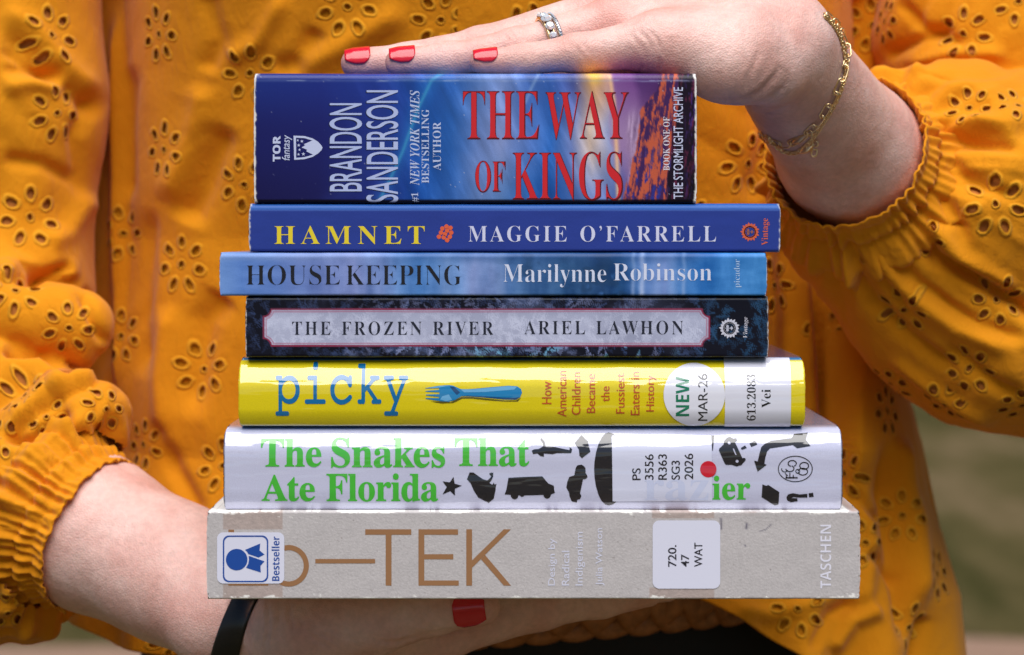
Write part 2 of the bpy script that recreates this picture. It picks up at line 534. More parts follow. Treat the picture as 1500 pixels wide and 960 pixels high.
# ---- art on the covers (u, v in photograph pixels)
def art_saga(u, v, y, b):
    st = [371, 470, 560, 620, 660, 700, 735, 775, 805, 840, 870, 895, 905, 930, 940, 965, 990, 1005, 1022]
    top = [(34, 56, 150), (36, 54, 150), (38, 66, 165), (34, 84, 176), (48, 100, 186), (96, 132, 200), (120, 146, 208), (72, 110, 188), (58, 100, 184), (86, 98, 172), (214, 158, 108), (205, 156, 140), (128, 84, 150), (118, 70, 140), (84, 48, 112), (80, 44, 104), (96, 36, 62), (54, 22, 58), (24, 16, 40)]
    mid = [(30, 34, 112), (32, 36, 116), (36, 58, 152), (26, 84, 172), (44, 100, 182), (108, 136, 200), (140, 158, 214), (80, 116, 190), (40, 96, 178), (112, 130, 190), (214, 188, 172), (150, 158, 200), (160, 126, 176), (158, 128, 172), (138, 96, 146), (92, 50, 98), (70, 24, 50), (52, 20, 58), (22, 16, 34)]
    bot = [(26, 24, 88), (28, 28, 96), (34, 52, 146), (22, 78, 166), (50, 100, 180), (108, 140, 204), (96, 136, 200), (44, 100, 178), (24, 82, 164), (74, 110, 184), (120, 140, 196), (96, 120, 186), (60, 86, 166), (150, 104, 150), (84, 64, 136), (44, 42, 120), (52, 20, 50), (34, 18, 44), (12, 10, 20)]
    wu = u + 10 * fbm(u * .02, v * .02, seed=4)
    def ev(tab):
        t = np.array(tab, float)
        return np.stack([np.interp(wu, st, t[:, i]) for i in range(3)], -1)
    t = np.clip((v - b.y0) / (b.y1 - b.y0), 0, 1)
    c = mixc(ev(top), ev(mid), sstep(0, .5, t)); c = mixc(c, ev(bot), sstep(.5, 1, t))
    # brushed light in the blue sky
    q = fbm((u + v * .6) * .012, (u - v * .5) * .05, seed=9)
    sky_m = sstep(470, 620, u) * (1 - sstep(880, 910, u))
    c = c * (1 + 0.22 * q[:, None] * sky_m[:, None]) + 22 * np.clip(q, 0, 1)[:, None] * sky_m[:, None]
    # blue bolts
    for pts, w, col, a in (([(648, 106), (632, 118), (612, 160), (590, 222), (566, 275), (552, 300)], 2.6, (84, 190, 225), .8),
                           ([(648, 106), (632, 118), (612, 160), (590, 222), (566, 275), (552, 300)], 12, (40, 120, 200), .45),
                           ([(790, 106), (778, 130), (770, 150)], 2.5, (150, 180, 225), .5),
                           ([(560, 150), (530, 260), (480, 300)], 14, (44, 64, 150), .35)):
        d, _, _ = polydist(u, v, pts)
        c = mixc(c, np.array(col, float)[None], a * np.exp(-(d / w) ** 2))
    # thin warm shaft
    d, _, _ = polydist(u, v, [(893, 112), (899, 150), (903, 215), (906, 296)])
    c = mixc(c, np.array((246, 196, 150), float)[None], .85 * np.exp(-(d / 3.4) ** 2))
    d, _, _ = polydist(u, v, [(868, 106), (872, 114)])
    c = mixc(c, np.array((250, 206, 84), float)[None], .8 * np.exp(-(d / 10) ** 2))
    # rock faces: slanting streaks
    slant = u - (v - 107) * -.10
    q1 = fbm(slant * .16, v * .028, seed=21, oct=5)
    q2 = fbm(slant * .35, v * .05, seed=31, oct=4)
    lil = sstep(918, 926, u + 8 * q1) * (1 - sstep(938, 946, u + 14 * q1))* sstep(150, 185, v)
    c = mixc(c, np.array((168, 138, 176), float)[None] + 60 * q2[:, None], lil * .85)
    edge_l = 968 - (v - 107) * .16 - 22 * sstep(130, 165, v) + 10 * q1
    edge_r = 996 - (v - 107) * .11 + 8 * q2
    rock = sstep(-2, 2, u - edge_l) * (1 - sstep(-3, 3, u - edge_r))
    q1 = fbm((u + (v - 107) * .16 + 4 * q2) * .30, v * .016, seed=22, oct=5) * .6 + fbm(u * .2, v * .09, seed=23, oct=4) * .6
    rc = mixc(np.array((66, 36, 88), float)[None], np.array((196, 92, 66), float)[None], sstep(-.18, .22, q1 + .5 * q2))
    rc = mixc(rc, np.array((46, 52, 140), float)[None], sstep(.05, .3, q2 - q1) * sstep(190, 260, v))
    c = mixc(c, rc, rock)
    dk = sstep(-2, 3, u - edge_r)
    dc = mixc(np.array((26, 14, 32), float)[None], np.array((98, 34, 66), float)[None], sstep(.05, .4, q1))
    dc = mixc(dc, np.array((66, 42, 112), float)[None], sstep(.1, .35, q2) * sstep(1000, 1010, u))
    dc = dc * (1 - .55 * sstep(200, 290, v) * sstep(1000, 1016, u))[:, None]
    c = mixc(c, dc, dk)
    # near-black lower edge and dust specks
    c = mixc(c, np.array((12, 12, 26), float)[None], sstep(291, 294.5, v) * .85)
    hinge_highlight = np.exp(-((v - 118.5) / 1.6) ** 2)  # light caught by the upper fold, painted into the cover as a pale line
    c = mixc(c, np.array((176, 190, 226), float)[None], hinge_highlight * (.25 + .5 * sstep(.0, .5, fbm(u * .05, v * .3, seed=2))))
    sp = fbm(u * .45, v * .45, seed=77, oct=2)
    c = mixc(c, np.array((205, 205, 220), float)[None], sstep(.60, .66, sp) * .7)
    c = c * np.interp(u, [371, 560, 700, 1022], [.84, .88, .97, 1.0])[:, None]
    c = lin(np.clip(c, 0, 255))
    c = wear(c, u, v, b, 1.0, 3.0)
    return np.clip(c, 0, 1)

def flat_art(col, edge=None, wearamt=.75, width=2.4, var=.05, sd=5):
    def f(u, v, y, b):
        c = np.repeat(lin(col)[None], len(u), 0)
        c = c * (1 + var * 2 * fbm(u * .03, v * .08, seed=sd))[:, None]
        if edge is not None:
            c = mixc(c, np.repeat(lin(edge)[None], len(u), 0), 1 - sstep(b.y0 + 8.5, b.y0 + 9.5, v))  # lit tone of the top bevel painted in, with a pale line below
            ln = np.exp(-((v - b.y0 - 10) / 1.0) ** 2)
            c = mixc(c, lin((86, 122, 205))[None], ln * .6)
        return np.clip(wear(c, u, v, b, wearamt, width, seed=sd), 0, 1)
    return f

def art_lake(u, v, y, b):
    st = [321, 360, 440, 520, 580, 620, 670, 700, 740, 780, 830, 880, 915, 940, 970, 1000, 1040, 1080, 1125]
    tab = [(112, 150, 214), (94, 134, 206), (110, 134, 198), (126, 142, 200), (98, 138, 200), (70, 122, 190), (112, 150, 210), (140, 160, 215), (92, 132, 192), (64, 104, 158), (44, 86, 136), (34, 70, 118), (40, 86, 140), (80, 124, 190), (112, 140, 204), (70, 126, 196), (48, 116, 192), (58, 126, 196), (66, 136, 204)]
    t = np.array(tab, float)
    wu = u + 26 * fbm(u * .03, v * .012, seed=41)
    c = np.stack([np.interp(wu, st, t[:, i]) for i in range(3)], -1)
    q = fbm(u * .05, v * .014, seed=43)
    c = c + 34 * q[:, None] * sstep(400, 480, u)[:, None]
    q2 = fbm(u * .03, v * .1, seed=44)
    c = c + 16 * q2[:, None]
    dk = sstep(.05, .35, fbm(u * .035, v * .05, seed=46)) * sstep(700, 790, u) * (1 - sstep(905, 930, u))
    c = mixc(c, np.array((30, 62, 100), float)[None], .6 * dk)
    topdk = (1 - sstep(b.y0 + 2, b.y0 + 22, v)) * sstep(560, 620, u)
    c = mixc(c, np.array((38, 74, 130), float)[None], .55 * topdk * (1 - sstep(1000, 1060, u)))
    for x, w, a in ((928, 3, .55), (941, 4, .9), (963, 9, .25), (985, 9, .3), (1002, 3, .5), (735, 8, .3), (655, 10, .3)):
        g = np.exp(-((u - x + 4 * fbm(v * .05, u * .0, seed=48)) / w) ** 2)
        c = mixc(c, np.array((176, 194, 234), float)[None], a * g * (.6 + .4 * sstep(b.y0, b.y1, v)))
    fg = sstep(0, .4, fbm(u * .1, v * .08, seed=52)) * sstep(850, 870, u) * (1 - sstep(905, 915, u)) * sstep(398, 410, v)
    c = mixc(c, np.array((80, 130, 200), float)[None], .7 * fg)
    lt = (1 - sstep(440, 620, u)) * (1 - sstep(b.y0 + 6, b.y0 + 16, v))
    c = mixc(c, np.array((140, 160, 200), float)[None], .4 * lt)
    c = lin(np.clip(c, 0, 255))
    return np.clip(wear(c, u, v, b, .55, 1.8, seed=6), 0, 1)

def frost(u, v, n, seed, box, scale=1.0):
    """0..1 coverage of feathery frost fronds"""
    rng = np.random.RandomState(seed)
    out = np.zeros(len(u))
    for i in range(n):
        cx = rng.uniform(box[0], box[2]); cy = rng.uniform(box[1], box[3]); a = rng.uniform(0, 2 * math.pi)
        L = rng.uniform(9, 24) * scale
        m = np.nonzero((np.abs(u - cx) < L + 6) & (np.abs(v - cy) < L + 6))[0]
        if not len(m): continue
        x = (u[m] - cx) * math.cos(a) + (v[m] - cy) * math.sin(a)
        w = -(u[m] - cx) * math.sin(a) + (v[m] - cy) * math.cos(a)
        inside = (x > 0) & (x < L)
        stem = (np.abs(w) < 1.0)
        half = (L - x) * .45
        ph = (x - np.abs(w) * 1.1) / 4.2
        barb = (np.abs(w) < half) & ((ph - np.floor(ph)) < .42)
        val = inside & (stem | barb)
        out[m] = np.maximum(out[m], val * rng.uniform(.35, 1.0))
    return out

def art_frost(u, v, y, b):
    c = np.repeat(np.array((17, 18, 32), float)[None], len(u), 0)
    mid = sstep(400, 620, u) * (1 - sstep(900, 1050, u))
    low = sstep(495, 512, v)
    f1 = frost(u, v, 420, 3, (355, 430, 1130, 528))
    f2 = frost(u, v, 420, 4, (420, 430, 1000, 528), .8)
    blue = mixc(np.array((56, 72, 112), float)[None], np.array((44, 88, 128), float)[None], sstep(1000, 1060, u))
    c = mixc(c, np.repeat(blue, 1, 0), f1 * .85)
    lt = mixc(np.array((132, 142, 186), float)[None], np.array((112, 176, 214), float)[None], sstep(0, .3, fbm(u * .03, v * .05, seed=12)) * low)
    c = mixc(c, lt, f2 * mid * (.65 + .35 * low))
    g = sstep(0, .35, fbm(u * .013, v * .02, seed=14)) * mid
    c = mixc(c, np.array((120, 132, 170), float)[None], .35 * g)
    # pale title panel with notched corners
    px0, px1, py0, py1, r = 385.5, 1040, 452.5, 507.5, 11
    ins = np.minimum(np.minimum(u - px0, px1 - u), np.minimum(v - py0, py1 - v))
    for cx, cy in ((px0, py0), (px1, py0), (px0, py1), (px1, py1)):
        ins = np.minimum(ins, np.hypot(u - cx, v - cy) - r)
    f3 = frost(u, v, 380, 8, (380, 450, 1045, 510), .9)
    pan = np.repeat(np.array((172, 176, 202), float)[None], len(u), 0) + 26 * fbm(u * .012, v * .03, seed=15)[:, None]
    pan = mixc(pan, np.array((208, 212, 236), float)[None], f3 * .7)
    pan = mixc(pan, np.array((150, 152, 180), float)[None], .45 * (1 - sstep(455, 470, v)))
    c = mixc(c, pan, sstep(-.6, .6, ins))
    c = mixc(c, np.array((138, 40, 70), float)[None], sstep(-.7, .3, ins) * (1 - sstep(1.6, 2.6, ins)))
    c = mixc(c, np.array((168, 84, 110), float)[None], .7 * sstep(3.4, 4.2, ins) * (1 - sstep(4.8, 5.6, ins)))
    c = lin(np.clip(c, 0, 255))
    return np.clip(wear(c, u, v, b, .7, 2.0, seed=16), 0, 1)

def art_yellow(u, v, y, b):
    c = np.repeat(lin((226, 205, 20))[None], len(u), 0)
    blue = lin((40, 120, 176))[None]
    top = 1 - sstep(b.y0 + 3.2, b.y0 + 4.2, v + .5 * fbm(u * .02, u * 0, seed=3))
    c = mixc(c, np.repeat(blue, len(u), 0), np.maximum(top * (u < 1178), sstep(b.y1 - 3.0, b.y1 - 2.0, v)))
    return np.clip(c, 0, 1)

def art_white(u, v, y, b):
    c = np.repeat(lin((198, 199, 224))[None], len(u), 0)
    c = c * (1 + .02 * fbm(u * .01, v * .05, seed=8))[:, None]
    dark = np.maximum(1 - sstep(b.x0 + 1.0, b.x0 + 2.6, u), sstep(b.x1 - 2.6, b.x1 - 1.0, u))
    dark = np.maximum(dark, (y > .008).astype(float) * sstep(1120, 1140, u) * 0)
    return np.clip(mixc(c, lin((40, 40, 52))[None], dark), 0, 1)

def art_board(u, v, y, b):
    c = np.repeat(lin((190, 184, 184))[None], len(u), 0)
    n = fbm(u * .5, v * .5, seed=61, oct=3)
    c = c * (1 + .16 * n + .07 * fbm(u * .02, v * .05, seed=62))[:, None]
    sp = fbm(u * .35, v * .35, seed=63, oct=2)
    c = mixc(c, lin((112, 96, 92))[None], .55 * sstep(.56, .64, sp))
    # stained tape strips
    for x0, x1, ya, yb in ((327, 414, 740, 776), (327, 414, 852, 876), (952, 1047, 861, 880), (955, 1047, 740, 760)):
        m = ((u > x0) & (u < x1) & (v > ya + 2 * fbm(u * .2, v * .2, seed=3)) & (v < yb)).astype(float)
        c = mixc(c, lin((172, 152, 144))[None] * (1 + .25 * fbm(u * .2, v * .3, seed=64))[:, None], .75 * m)
    # frayed edges, bare pulp
    e = np.minimum(v - b.y0, b.y1 - v)
    q = fbm(u * .03, v * .1, seed=65) + .6 * fbm(u * .2, v * .3, seed=66)
    c = mixc(c, lin((246, 243, 238))[None], .95 * sstep(.46, .62, np.exp(-e / 4.5) * .75 + .6 * q * (e < 11)))
    c = mixc(c, lin((150, 105, 84))[None], .7 * sstep(.25, .5, fbm(u * .02, v * .25, seed=67)) * np.exp(-np.maximum(v - b.y0, 0) / 3.0) * sstep(900, 930, u))
    # pen marks
    for pts, w in (([(1056, 760), (1056.5, 775)], 1.4), ([(1094, 768), (1093, 774)], 1.8), ([(1112, 779), (1122, 776), (1130, 768)], .7), ([(1091, 799), (1092, 800)], 1.2)):
        d, _, _ = polydist(u, v, pts)
        c = mixc(c, lin((62, 58, 88))[None], .8 * np.exp(-(d / w) ** 2))
    return np.clip(wear(c, u, v, b, .6, 2.5, seed=68, tone=(214, 206, 204)), 0, 1)

M_GLOSS = art_mat('laminated_cover', .28, bump=.06, bscale=700, spec=.25)
M_MATTE = art_mat('matte_cover', .42, bump=.08, bscale=900, spec=.25)
M_WRAP = art_mat('clear_wrapped_jacket', .4, bump=.02, bscale=120, coat=1.0)
film_ripple(M_WRAP.node_tree.nodes, M_WRAP.node_tree.links, M_WRAP.node_tree.nodes['Principled BSDF'])
M_BOARD = art_mat('bare_grey_board', .9, bump=.3, bscale=1100, spec=.2)

# --- 1 thick blue saga paperback
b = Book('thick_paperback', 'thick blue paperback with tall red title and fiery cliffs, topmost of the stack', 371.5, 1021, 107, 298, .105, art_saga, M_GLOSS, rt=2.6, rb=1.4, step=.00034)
ic = ink(196, 204, 236, .35)
b.text('imprint_lettering', 'TOR', (399.5, 199, 411, 237), ic, 'bold', True, weight=.02)
b.text('imprint_lettering', 'fantasy', (413, 198, 428, 235), ic, 'sans', True, shear=.2, weight=.006)
sh_o = [(430, 199), (446, 199.6), (458, 203), (466, 208), (471, 213.5), (472.4, 216.5), (471, 220), (466, 225), (458, 230), (446, 233.4), (431, 234.4)]
sh_i = [(433.6, 202), (446, 202.6), (457.5, 206), (445, 211.6), (447, 213), (441.8, 216.4), (450, 219.6), (448.6, 221.8), (458.5, 226.8), (446, 230.4), (433.8, 231.6)]
b.poly('imprint_shield', [(sh_o, sh_i[::-1])] + [star(*s_) for s_ in ((436.3, 205.8, 2), (442.2, 207.2, 2.7), (437.6, 213, 2.6), (438.8, 219.8, 2.3), (437.3, 226.4, 2.4), (444.4, 225.8, 3))], ic)
sh = ink(14, 22, 66, .4)
for nm, s_, bx in (('author_lettering', 'BRANDON', (482.5, 151.5, 530.5, 280.5)), ('author_lettering', 'SANDERSON', (536.5, 132.5, 583.5, 296.5))):
    b.text(nm + '_edge', s_, (bx[0] - 1.4, bx[1] + .6, bx[2] - .4, bx[3] + 1), sh, 'sans', True, weight=.014, off=.00006)
    b.text(nm, s_, bx, ink(178, 190, 232, .3), 'sans', True, weight=.006)
il = ink(188, 200, 234, .35)
b.text('tagline_lettering', 'NEW YORK TIMES', (600.5, 132.5, 614.5, 272), il, 'italic', True, weight=-.004)
b.text('tagline_lettering', '#1', (602.5, 282.5, 613.5, 296.5), il, 'serif', True, weight=-.004)
b.text('tagline_lettering', 'BESTSELLING', (617.5, 160.5, 628.5, 268.5), il, 'serif', True, weight=-.006)
b.text('tagline_lettering', 'AUTHOR', (634, 179, 646, 250), il, 'serif', True, weight=-.006)
red, dred = ink(206, 34, 44, .3), ink(92, 12, 26, .35)
for s_, bx in (('THE', (678.5, 134, 788.5, 203)), ('WAY', (799.5, 134, 919.5, 204)), ('OF', (696.5, 236, 739, 281)), ('KINGS', (751.5, 222.5, 911, 293))):
    b.text('title_lettering_edge', s_, (bx[0] - .6, bx[1] - .4, bx[2] + 1.8, bx[3] + 1.4), dred, 'serif', weight=-.004, spacing=.98, off=.00006)
    b.text('title_lettering', s_, (bx[0], bx[1] + .4, bx[2] - .4, bx[3] - .6), red, 'serif', weight=-.015, spacing=.98, off=.00012)
b.text('series_lettering', 'BOOK ONE OF', (971.5, 171.5, 981, 250), ink(222, 214, 226, .35), 'serif', True, weight=-.004)
b.text('series_lettering', 'THE STORMLIGHT ARCHIVE', (986.5, 128, 1000.5, 291.5), ink(202, 206, 236, .35), 'sans', True, weight=.004)
BOOK1 = b

def rosette(bk, cx, cy, r, mat, dark):
    P = []
    for i in range(18):
        a = 2 * math.pi * i / 18; da = 2 * math.pi / 18 * .47
        rr = r * (1.0 if i % 2 else .9)
        p = lambda q, t: (cx + q * math.cos(t), cy + q * math.sin(t))
        P.append([p(r * .5, a - da), p(r * .78, a - da * 1.02), p(rr, a + da * .3), p(r * .8, a + da * .98), p(r * .5, a + da)])
    P.append(ringband(cx, cy, r * .6, r * .6, r * .12, 30))
    e = bk.poly('publisher_emblem', P, mat)
    bk.poly('face', [circle(cx - r * .18, cy - r * .17, r * .13, r * .15, 12), circle(cx - r * .18, cy + r * .17, r * .13, r * .15, 12),
                     [(cx + r * .05, cy), (cx + r * .2, cy - r * .2), (cx + r * .36, cy), (cx + r * .2, cy + r * .2)]] + line([(cx - r * .38, cy), (cx + r * .02, cy)], r * .07), dark, off=.0001, parent=e)

# --- 2 royal blue paperback
b = Book('royal_blue_paperback', 'slim royal blue paperback with widely spaced yellow title and orange flower', 364, 1144, 298, 369.5, .130, flat_art((42, 62, 146), edge=(40, 92, 172)), M_MATTE, rt=2.4, rb=1.2, step=.0005)
b.text('title_lettering', 'HAMNET', (402, 331, 622, 358), ink(232, 208, 44), 'serif', weight=-.006, spacing=1.35)
fl = [circle(x, y, 3.3, n=12) for x, y in ((654, 332), (660, 334), (648, 335), (655, 338), (661, 341), (646, 341), (652, 343), (659, 347), (643, 347), (650, 348), (655, 352))]
b.poly('flower_ornament', fl, ink(226, 96, 58), off=.00009)
b.text('author_lettering', 'MAGGIE O’FARRELL', (686, 331, 1049, 354.5), ink(212, 214, 240), 'serif', weight=-.009, spacing=1.2, word=1.3)
rosette(b, 1098.5, 340, 14.5, ink(214, 96, 62), ink(150, 90, 80))
b.text('imprint_lettering', 'Vintage', (1115.5, 320, 1127.5, 359.5), ink(216, 98, 60), 'serif', True, weight=-.006)

# --- 3 lake-blue paperback
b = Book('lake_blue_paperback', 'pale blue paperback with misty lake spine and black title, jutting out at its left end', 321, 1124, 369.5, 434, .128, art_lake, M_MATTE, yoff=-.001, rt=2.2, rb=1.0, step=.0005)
b.text('title_lettering', 'HOUSE', (360.5, 388.5, 498, 417.5), ink(12, 14, 28), 'serif', weight=-.015, spacing=1.0)
b.text('title_lettering', 'KEEPING', (507, 388.5, 676, 417.5), ink(12, 14, 28), 'serif', weight=-.015, spacing=1.0)
b.text('author_lettering', 'Marilynne', (737, 387, 888, 421), ink(214, 220, 242), 'serif', weight=-.0125)
b.text('author_lettering', 'Robinson', (898.5, 386, 1042.5, 411.5), ink(214, 220, 242), 'serif', weight=-.0125)
b.text('imprint_lettering', 'picador', (1075, 380, 1086, 421.5), ink(170, 200, 236), 'serif', True, weight=-.012)

# --- 4 frosty black paperback
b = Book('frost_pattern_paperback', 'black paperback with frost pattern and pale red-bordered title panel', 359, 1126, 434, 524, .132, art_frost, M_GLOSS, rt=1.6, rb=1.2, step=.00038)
b.text('title_lettering', 'THE FROZEN RIVER', (428, 471, 723, 491), ink(24, 28, 46), 'serif', weight=-.010, spacing=1.25, word=1.25)
b.text('author_lettering', 'ARIEL LAWHON', (768, 470, 1001, 490), ink(24, 28, 46), 'serif', weight=-.010, spacing=1.25, word=1.25)
rosette(b, 1068.5, 481, 15.5, ink(206, 206, 222), ink(186, 188, 206))
b.text('imprint_lettering', 'Vintage', (1088.5, 464.5, 1096.5, 495), ink(214, 212, 226), 'italic', True, weight=-.008)

# --- 5 yellow hardcover in a clear wrapper
TILT5 = [(0, 56), (.06, 49), (.11, 44), (.17, 36), (.33, 20), (.38, 15), (.43, 5), (.55, 0), (.74, -2), (.80, -12), (.9, -24), (1, -40)]
b = Book('yellow_hardcover', 'yellow hardcover in a shiny clear wrapper with a blue fork on its spine', 349, 1180, 525, 626.5, .150, art_yellow, M_WRAP, yoff=-.002, tilt=TILT5, rt=1.2, rb=1.2, board=2.6, square=3, step=.0008)
bl = ink(0, 108, 166, .4, 1.0)
b.text('title_lettering', 'picky', (403.5, 530.5, 598, 609.5), bl, 'slab', weight=.003, off=.00012)
fork = crop([(172, 215), (320, 190), (430, 182), (480, 190), (530, 212), (560, 226), (620, 228), (690, 225), (900, 205), (1080, 190), (1180, 195), (1225, 225), (1235, 265), (1215, 315), (1170, 342), (1050, 340), (850, 322), (680, 306), (570, 303), (500, 345), (430, 366), (350, 360), (270, 349), (175, 331), (176, 323), (322, 325), (325, 312), (178, 295), (178, 286), (328, 281), (328, 262), (175, 254), (175, 246), (325, 234), (325, 216), (172, 219)], 600, 540, 7.5)
sh_ = crop([(350, 362), (450, 372), (570, 312), (680, 312), (850, 332), (1050, 352), (1170, 352), (1225, 318), (1190, 362), (1050, 362), (850, 348), (690, 330), (580, 330), (480, 378), (350, 384), (230, 362)], 600, 540, 7.5)
fo = b.poly('fork_picture', [fork], ink(10, 126, 184, .4, 1.0), off=.00014)
b.poly('printed_shade', [sh_], ink(92, 84, 22, .4, 1.0), off=.00010, parent=fo)  # fork's shadow, as printed in the picture
b.poly('printed_shade', [crop([(570, 300), (680, 302), (850, 318), (1050, 336), (1170, 338), (1215, 312), (1150, 322), (1000, 318), (800, 304), (640, 296)], 600, 540, 7.5),
                        crop([(440, 196), (490, 204), (555, 262), (520, 292), (480, 250)], 600, 540, 7.5)], ink(14, 66, 116, .4, 1.0), off=.00017, parent=fo)  # shading printed on the fork
b.poly('printed_highlight', [crop([(560, 230), (700, 230), (1080, 195), (1180, 200), (1150, 232), (830, 258), (600, 262)], 600, 540, 7.5),
                     crop([(335, 340), (360, 305), (430, 285), (468, 345), (400, 360)], 600, 540, 7.5), crop([(200, 214), (330, 194), (440, 186), (360, 202), (300, 214)], 600, 540, 7.5)], ink(104, 172, 218, .4, 1.0), off=.00017, parent=fo)  # highlights printed on the fork
rd = ink(196, 84, 40, .4, 1.0)
for s_, bx in (('How', (794, 559, 808, 592)), ('American', (816.5, 543.5, 830, 611)), ('Children', (837.5, 545.5, 850.5, 608)), ('Became', (859.5, 548, 872, 605)),
               ('the', (880.5, 566, 893, 588.5)), ('Fussiest', (902.5, 547, 915, 606)), ('Eaters in', (924, 545, 937, 608.5)), ('History', (946.5, 550, 962, 603))):
    b.text('subtitle_lettering', s_, bx, rd, 'sans', True, weight=.004, off=.00014)
wl = ink(222, 222, 236, .4, 1.0)
lb = b.poly('call_number_label', [[(1062, 525.4), (1159, 525.4), (1158.5, 626), (1062, 626)]], wl, off=.00020)
b.text('lettering', '613.2083', (1094, 549, 1107, 616.5), ink(30, 30, 36, .4, 1.0), 'serif', True, weight=-.006, off=.00026, parent=lb)
b.text('lettering', 'Vei', (1115.5, 570.5, 1129, 597.5), ink(30, 30, 36, .4, 1.0), 'serif', True, weight=-.006, off=.00026, parent=lb)
st = b.poly('round_sticker', [circle(1017, 578.5, 45, 46, 64)], ink(228, 228, 240, .4, .8), off=.00032)
b.text('lettering', 'NEW', (990, 552, 1009.5, 610), ink(16, 120, 88, .4, .8), 'bold', True, off=.00038, parent=st)
b.text('lettering', 'MAR-26', (1022.5, 548, 1036.5, 617), ink(34, 34, 40, .4, .8), 'sans', True, weight=0, off=.00038, parent=st)

# --- 6 white hardcover in a clear wrapper
TILT6 = [(0, 56), (.04, 47), (.07, 42), (.20, 21), (.25, 15), (.29, 6), (.42, 0), (.74, 0), (.82, -7), (.92, -18), (1, -34)]
b = Book('white_hardcover', 'white hardcover in a shiny clear wrapper with green title and black silhouettes', 327, 1234.5, 626.5, 748.5, .160, art_white, M_WRAP, yoff=-.003, tilt=TILT6, rt=2.4, rb=1.5, board=2.8, square=3, step=.0008)
gr, bk = ink(70, 184, 60, .4, 1.0), ink(30, 29, 38, .4, 1.0)
for s_, bx in (('The', (382, 643.5, 471, 684.5)), ('Snakes', (485, 641.5, 652, 685.5)), ('That', (666, 642.5, 775.5, 683.5)), ('Ate', (383, 695.5, 461.5, 735)), ('Florida', (478, 693.5, 642, 735.5))):
    b.text('title_lettering', s_, bx, gr, 'serif', weight=.006, spacing=.97, off=.00012)
A, C2, C3 = (640, 630, 6.25), (860, 625, 7.5), (1030, 625, 7.143)
sil = [
 ('star_silhouette', [crop([(152, 428), (163, 492), (228, 510), (165, 538), (165, 602), (122, 560), (52, 590), (90, 522), (52, 470), (118, 480)], *A)]),
 ('figure_silhouette', [crop([(300, 388), (335, 390), (380, 422), (420, 450), (460, 462), (478, 448), (498, 425), (480, 405), (483, 392), (490, 398), (496, 384), (502, 396), (515, 386), (515, 425), (500, 460), (480, 485), (503, 500), (512, 498), (520, 480), (528, 500), (545, 492), (538, 530), (535, 560), (520, 630), (475, 670), (380, 620), (340, 560), (310, 490), (275, 450)], *A)]),
 ('van_silhouette', [crop([(655, 438), (800, 430), (965, 425), (1020, 490), (1070, 510), (1076, 560), (1082, 575), (1045, 590), (1038, 614), (1022, 628), (1010, 630), (992, 626), (978, 610), (975, 595), (800, 600), (790, 612), (770, 612), (760, 600), (745, 600), (740, 622), (725, 635), (710, 637), (692, 630), (680, 615), (675, 595), (620, 590), (635, 550)], *A)]),
 ('crouching_silhouette', [crop([(1285, 325), (1305, 320), (1325, 318), (1345, 330), (1360, 350), (1362, 395), (1376, 415), (1378, 435), (1360, 450), (1338, 450), (1320, 540), (1310, 580), (1323, 605), (1310, 635), (1285, 640), (1280, 668), (1235, 655), (1215, 610), (1210, 575), (1185, 525), (1195, 470), (1212, 430), (1258, 415), (1270, 350)], *A)]),
 ('lying_silhouette', [crop([(868, 190), (890, 178), (930, 175), (975, 150), (970, 120), (945, 90), (955, 75), (985, 105), (995, 150), (1060, 152), (1130, 168), (1215, 185), (1215, 158), (1238, 175), (1230, 212), (1100, 212), (1060, 222), (980, 215), (980, 245), (950, 240), (920, 215), (880, 220)], *A)]),
 ('crate_silhouette', [crop([(1325, 50), (1382, 105), (1390, 140), (1405, 200), (1328, 258), (1305, 235), (1300, 180), (1262, 120)], *A)]),
 ('tunnel_silhouette', [crop([(315, 105), (280, 80), (240, 72), (200, 84), (160, 125), (125, 195), (98, 285), (82, 380), (77, 460), (82, 560), (98, 660), (125, 750), (160, 820), (200, 858), (240, 870), (285, 858), (320, 830), (280, 826), (276, 480), (270, 110)], *C2)]),
 ('spike_silhouette', [crop([(1367, 103), (1402, 103), (1383, 265), (1375, 265)], *C2)]),
 ('car_silhouette', [(crop([(285, 112), (320, 130), (350, 125), (358, 150), (335, 165), (410, 330), (440, 330), (447, 350), (415, 385), (405, 400), (350, 418), (300, 400), (240, 400), (225, 385), (165, 250), (170, 230), (215, 190), (225, 150), (250, 122)], *C3),
                      crop(circle(275, 172, 17, n=12)[::-1], *C3), crop(circle(355, 362, 17, n=12)[::-1], *C3), crop([(308, 230), (338, 298), (352, 296), (322, 228)], *C3))]),
 ('dash_silhouette', [crop([(395, 225), (440, 198), (458, 225), (405, 245)], *C3), crop([(487, 180), (540, 152), (556, 160), (568, 190), (505, 215)], *C3)]),
 ('bent_arrow_silhouette', [crop([(960, 82), (1105, 70), (1078, 140), (1125, 205), (985, 228), (940, 195), (700, 230), (670, 260), (650, 330), (640, 390), (665, 400), (570, 472), (533, 357), (570, 365), (590, 280), (610, 215), (650, 180), (720, 150), (930, 125)], *C3)]),
 ('crate_silhouette', [crop([(620, 605), (660, 620), (680, 610), (797, 685), (790, 820), (750, 828), (612, 740)], *C3)]),
 ('question_mark_silhouette', [crop([(1090, 703), (1090, 745), (1000, 745), (950, 738), (918, 750), (985, 752), (990, 785), (920, 795), (880, 775), (872, 740), (890, 710), (940, 698), (1010, 712)], *C3), crop([(1103, 700), (1150, 692), (1158, 735), (1110, 742)], *C3)]),
]
for nm, ps in sil:
    b.poly(nm, ps, bk, off=.00012)
b.text('author_lettering', 'ier', (1043.5, 697, 1099, 733), gr, 'serif', weight=.006, off=.00012)
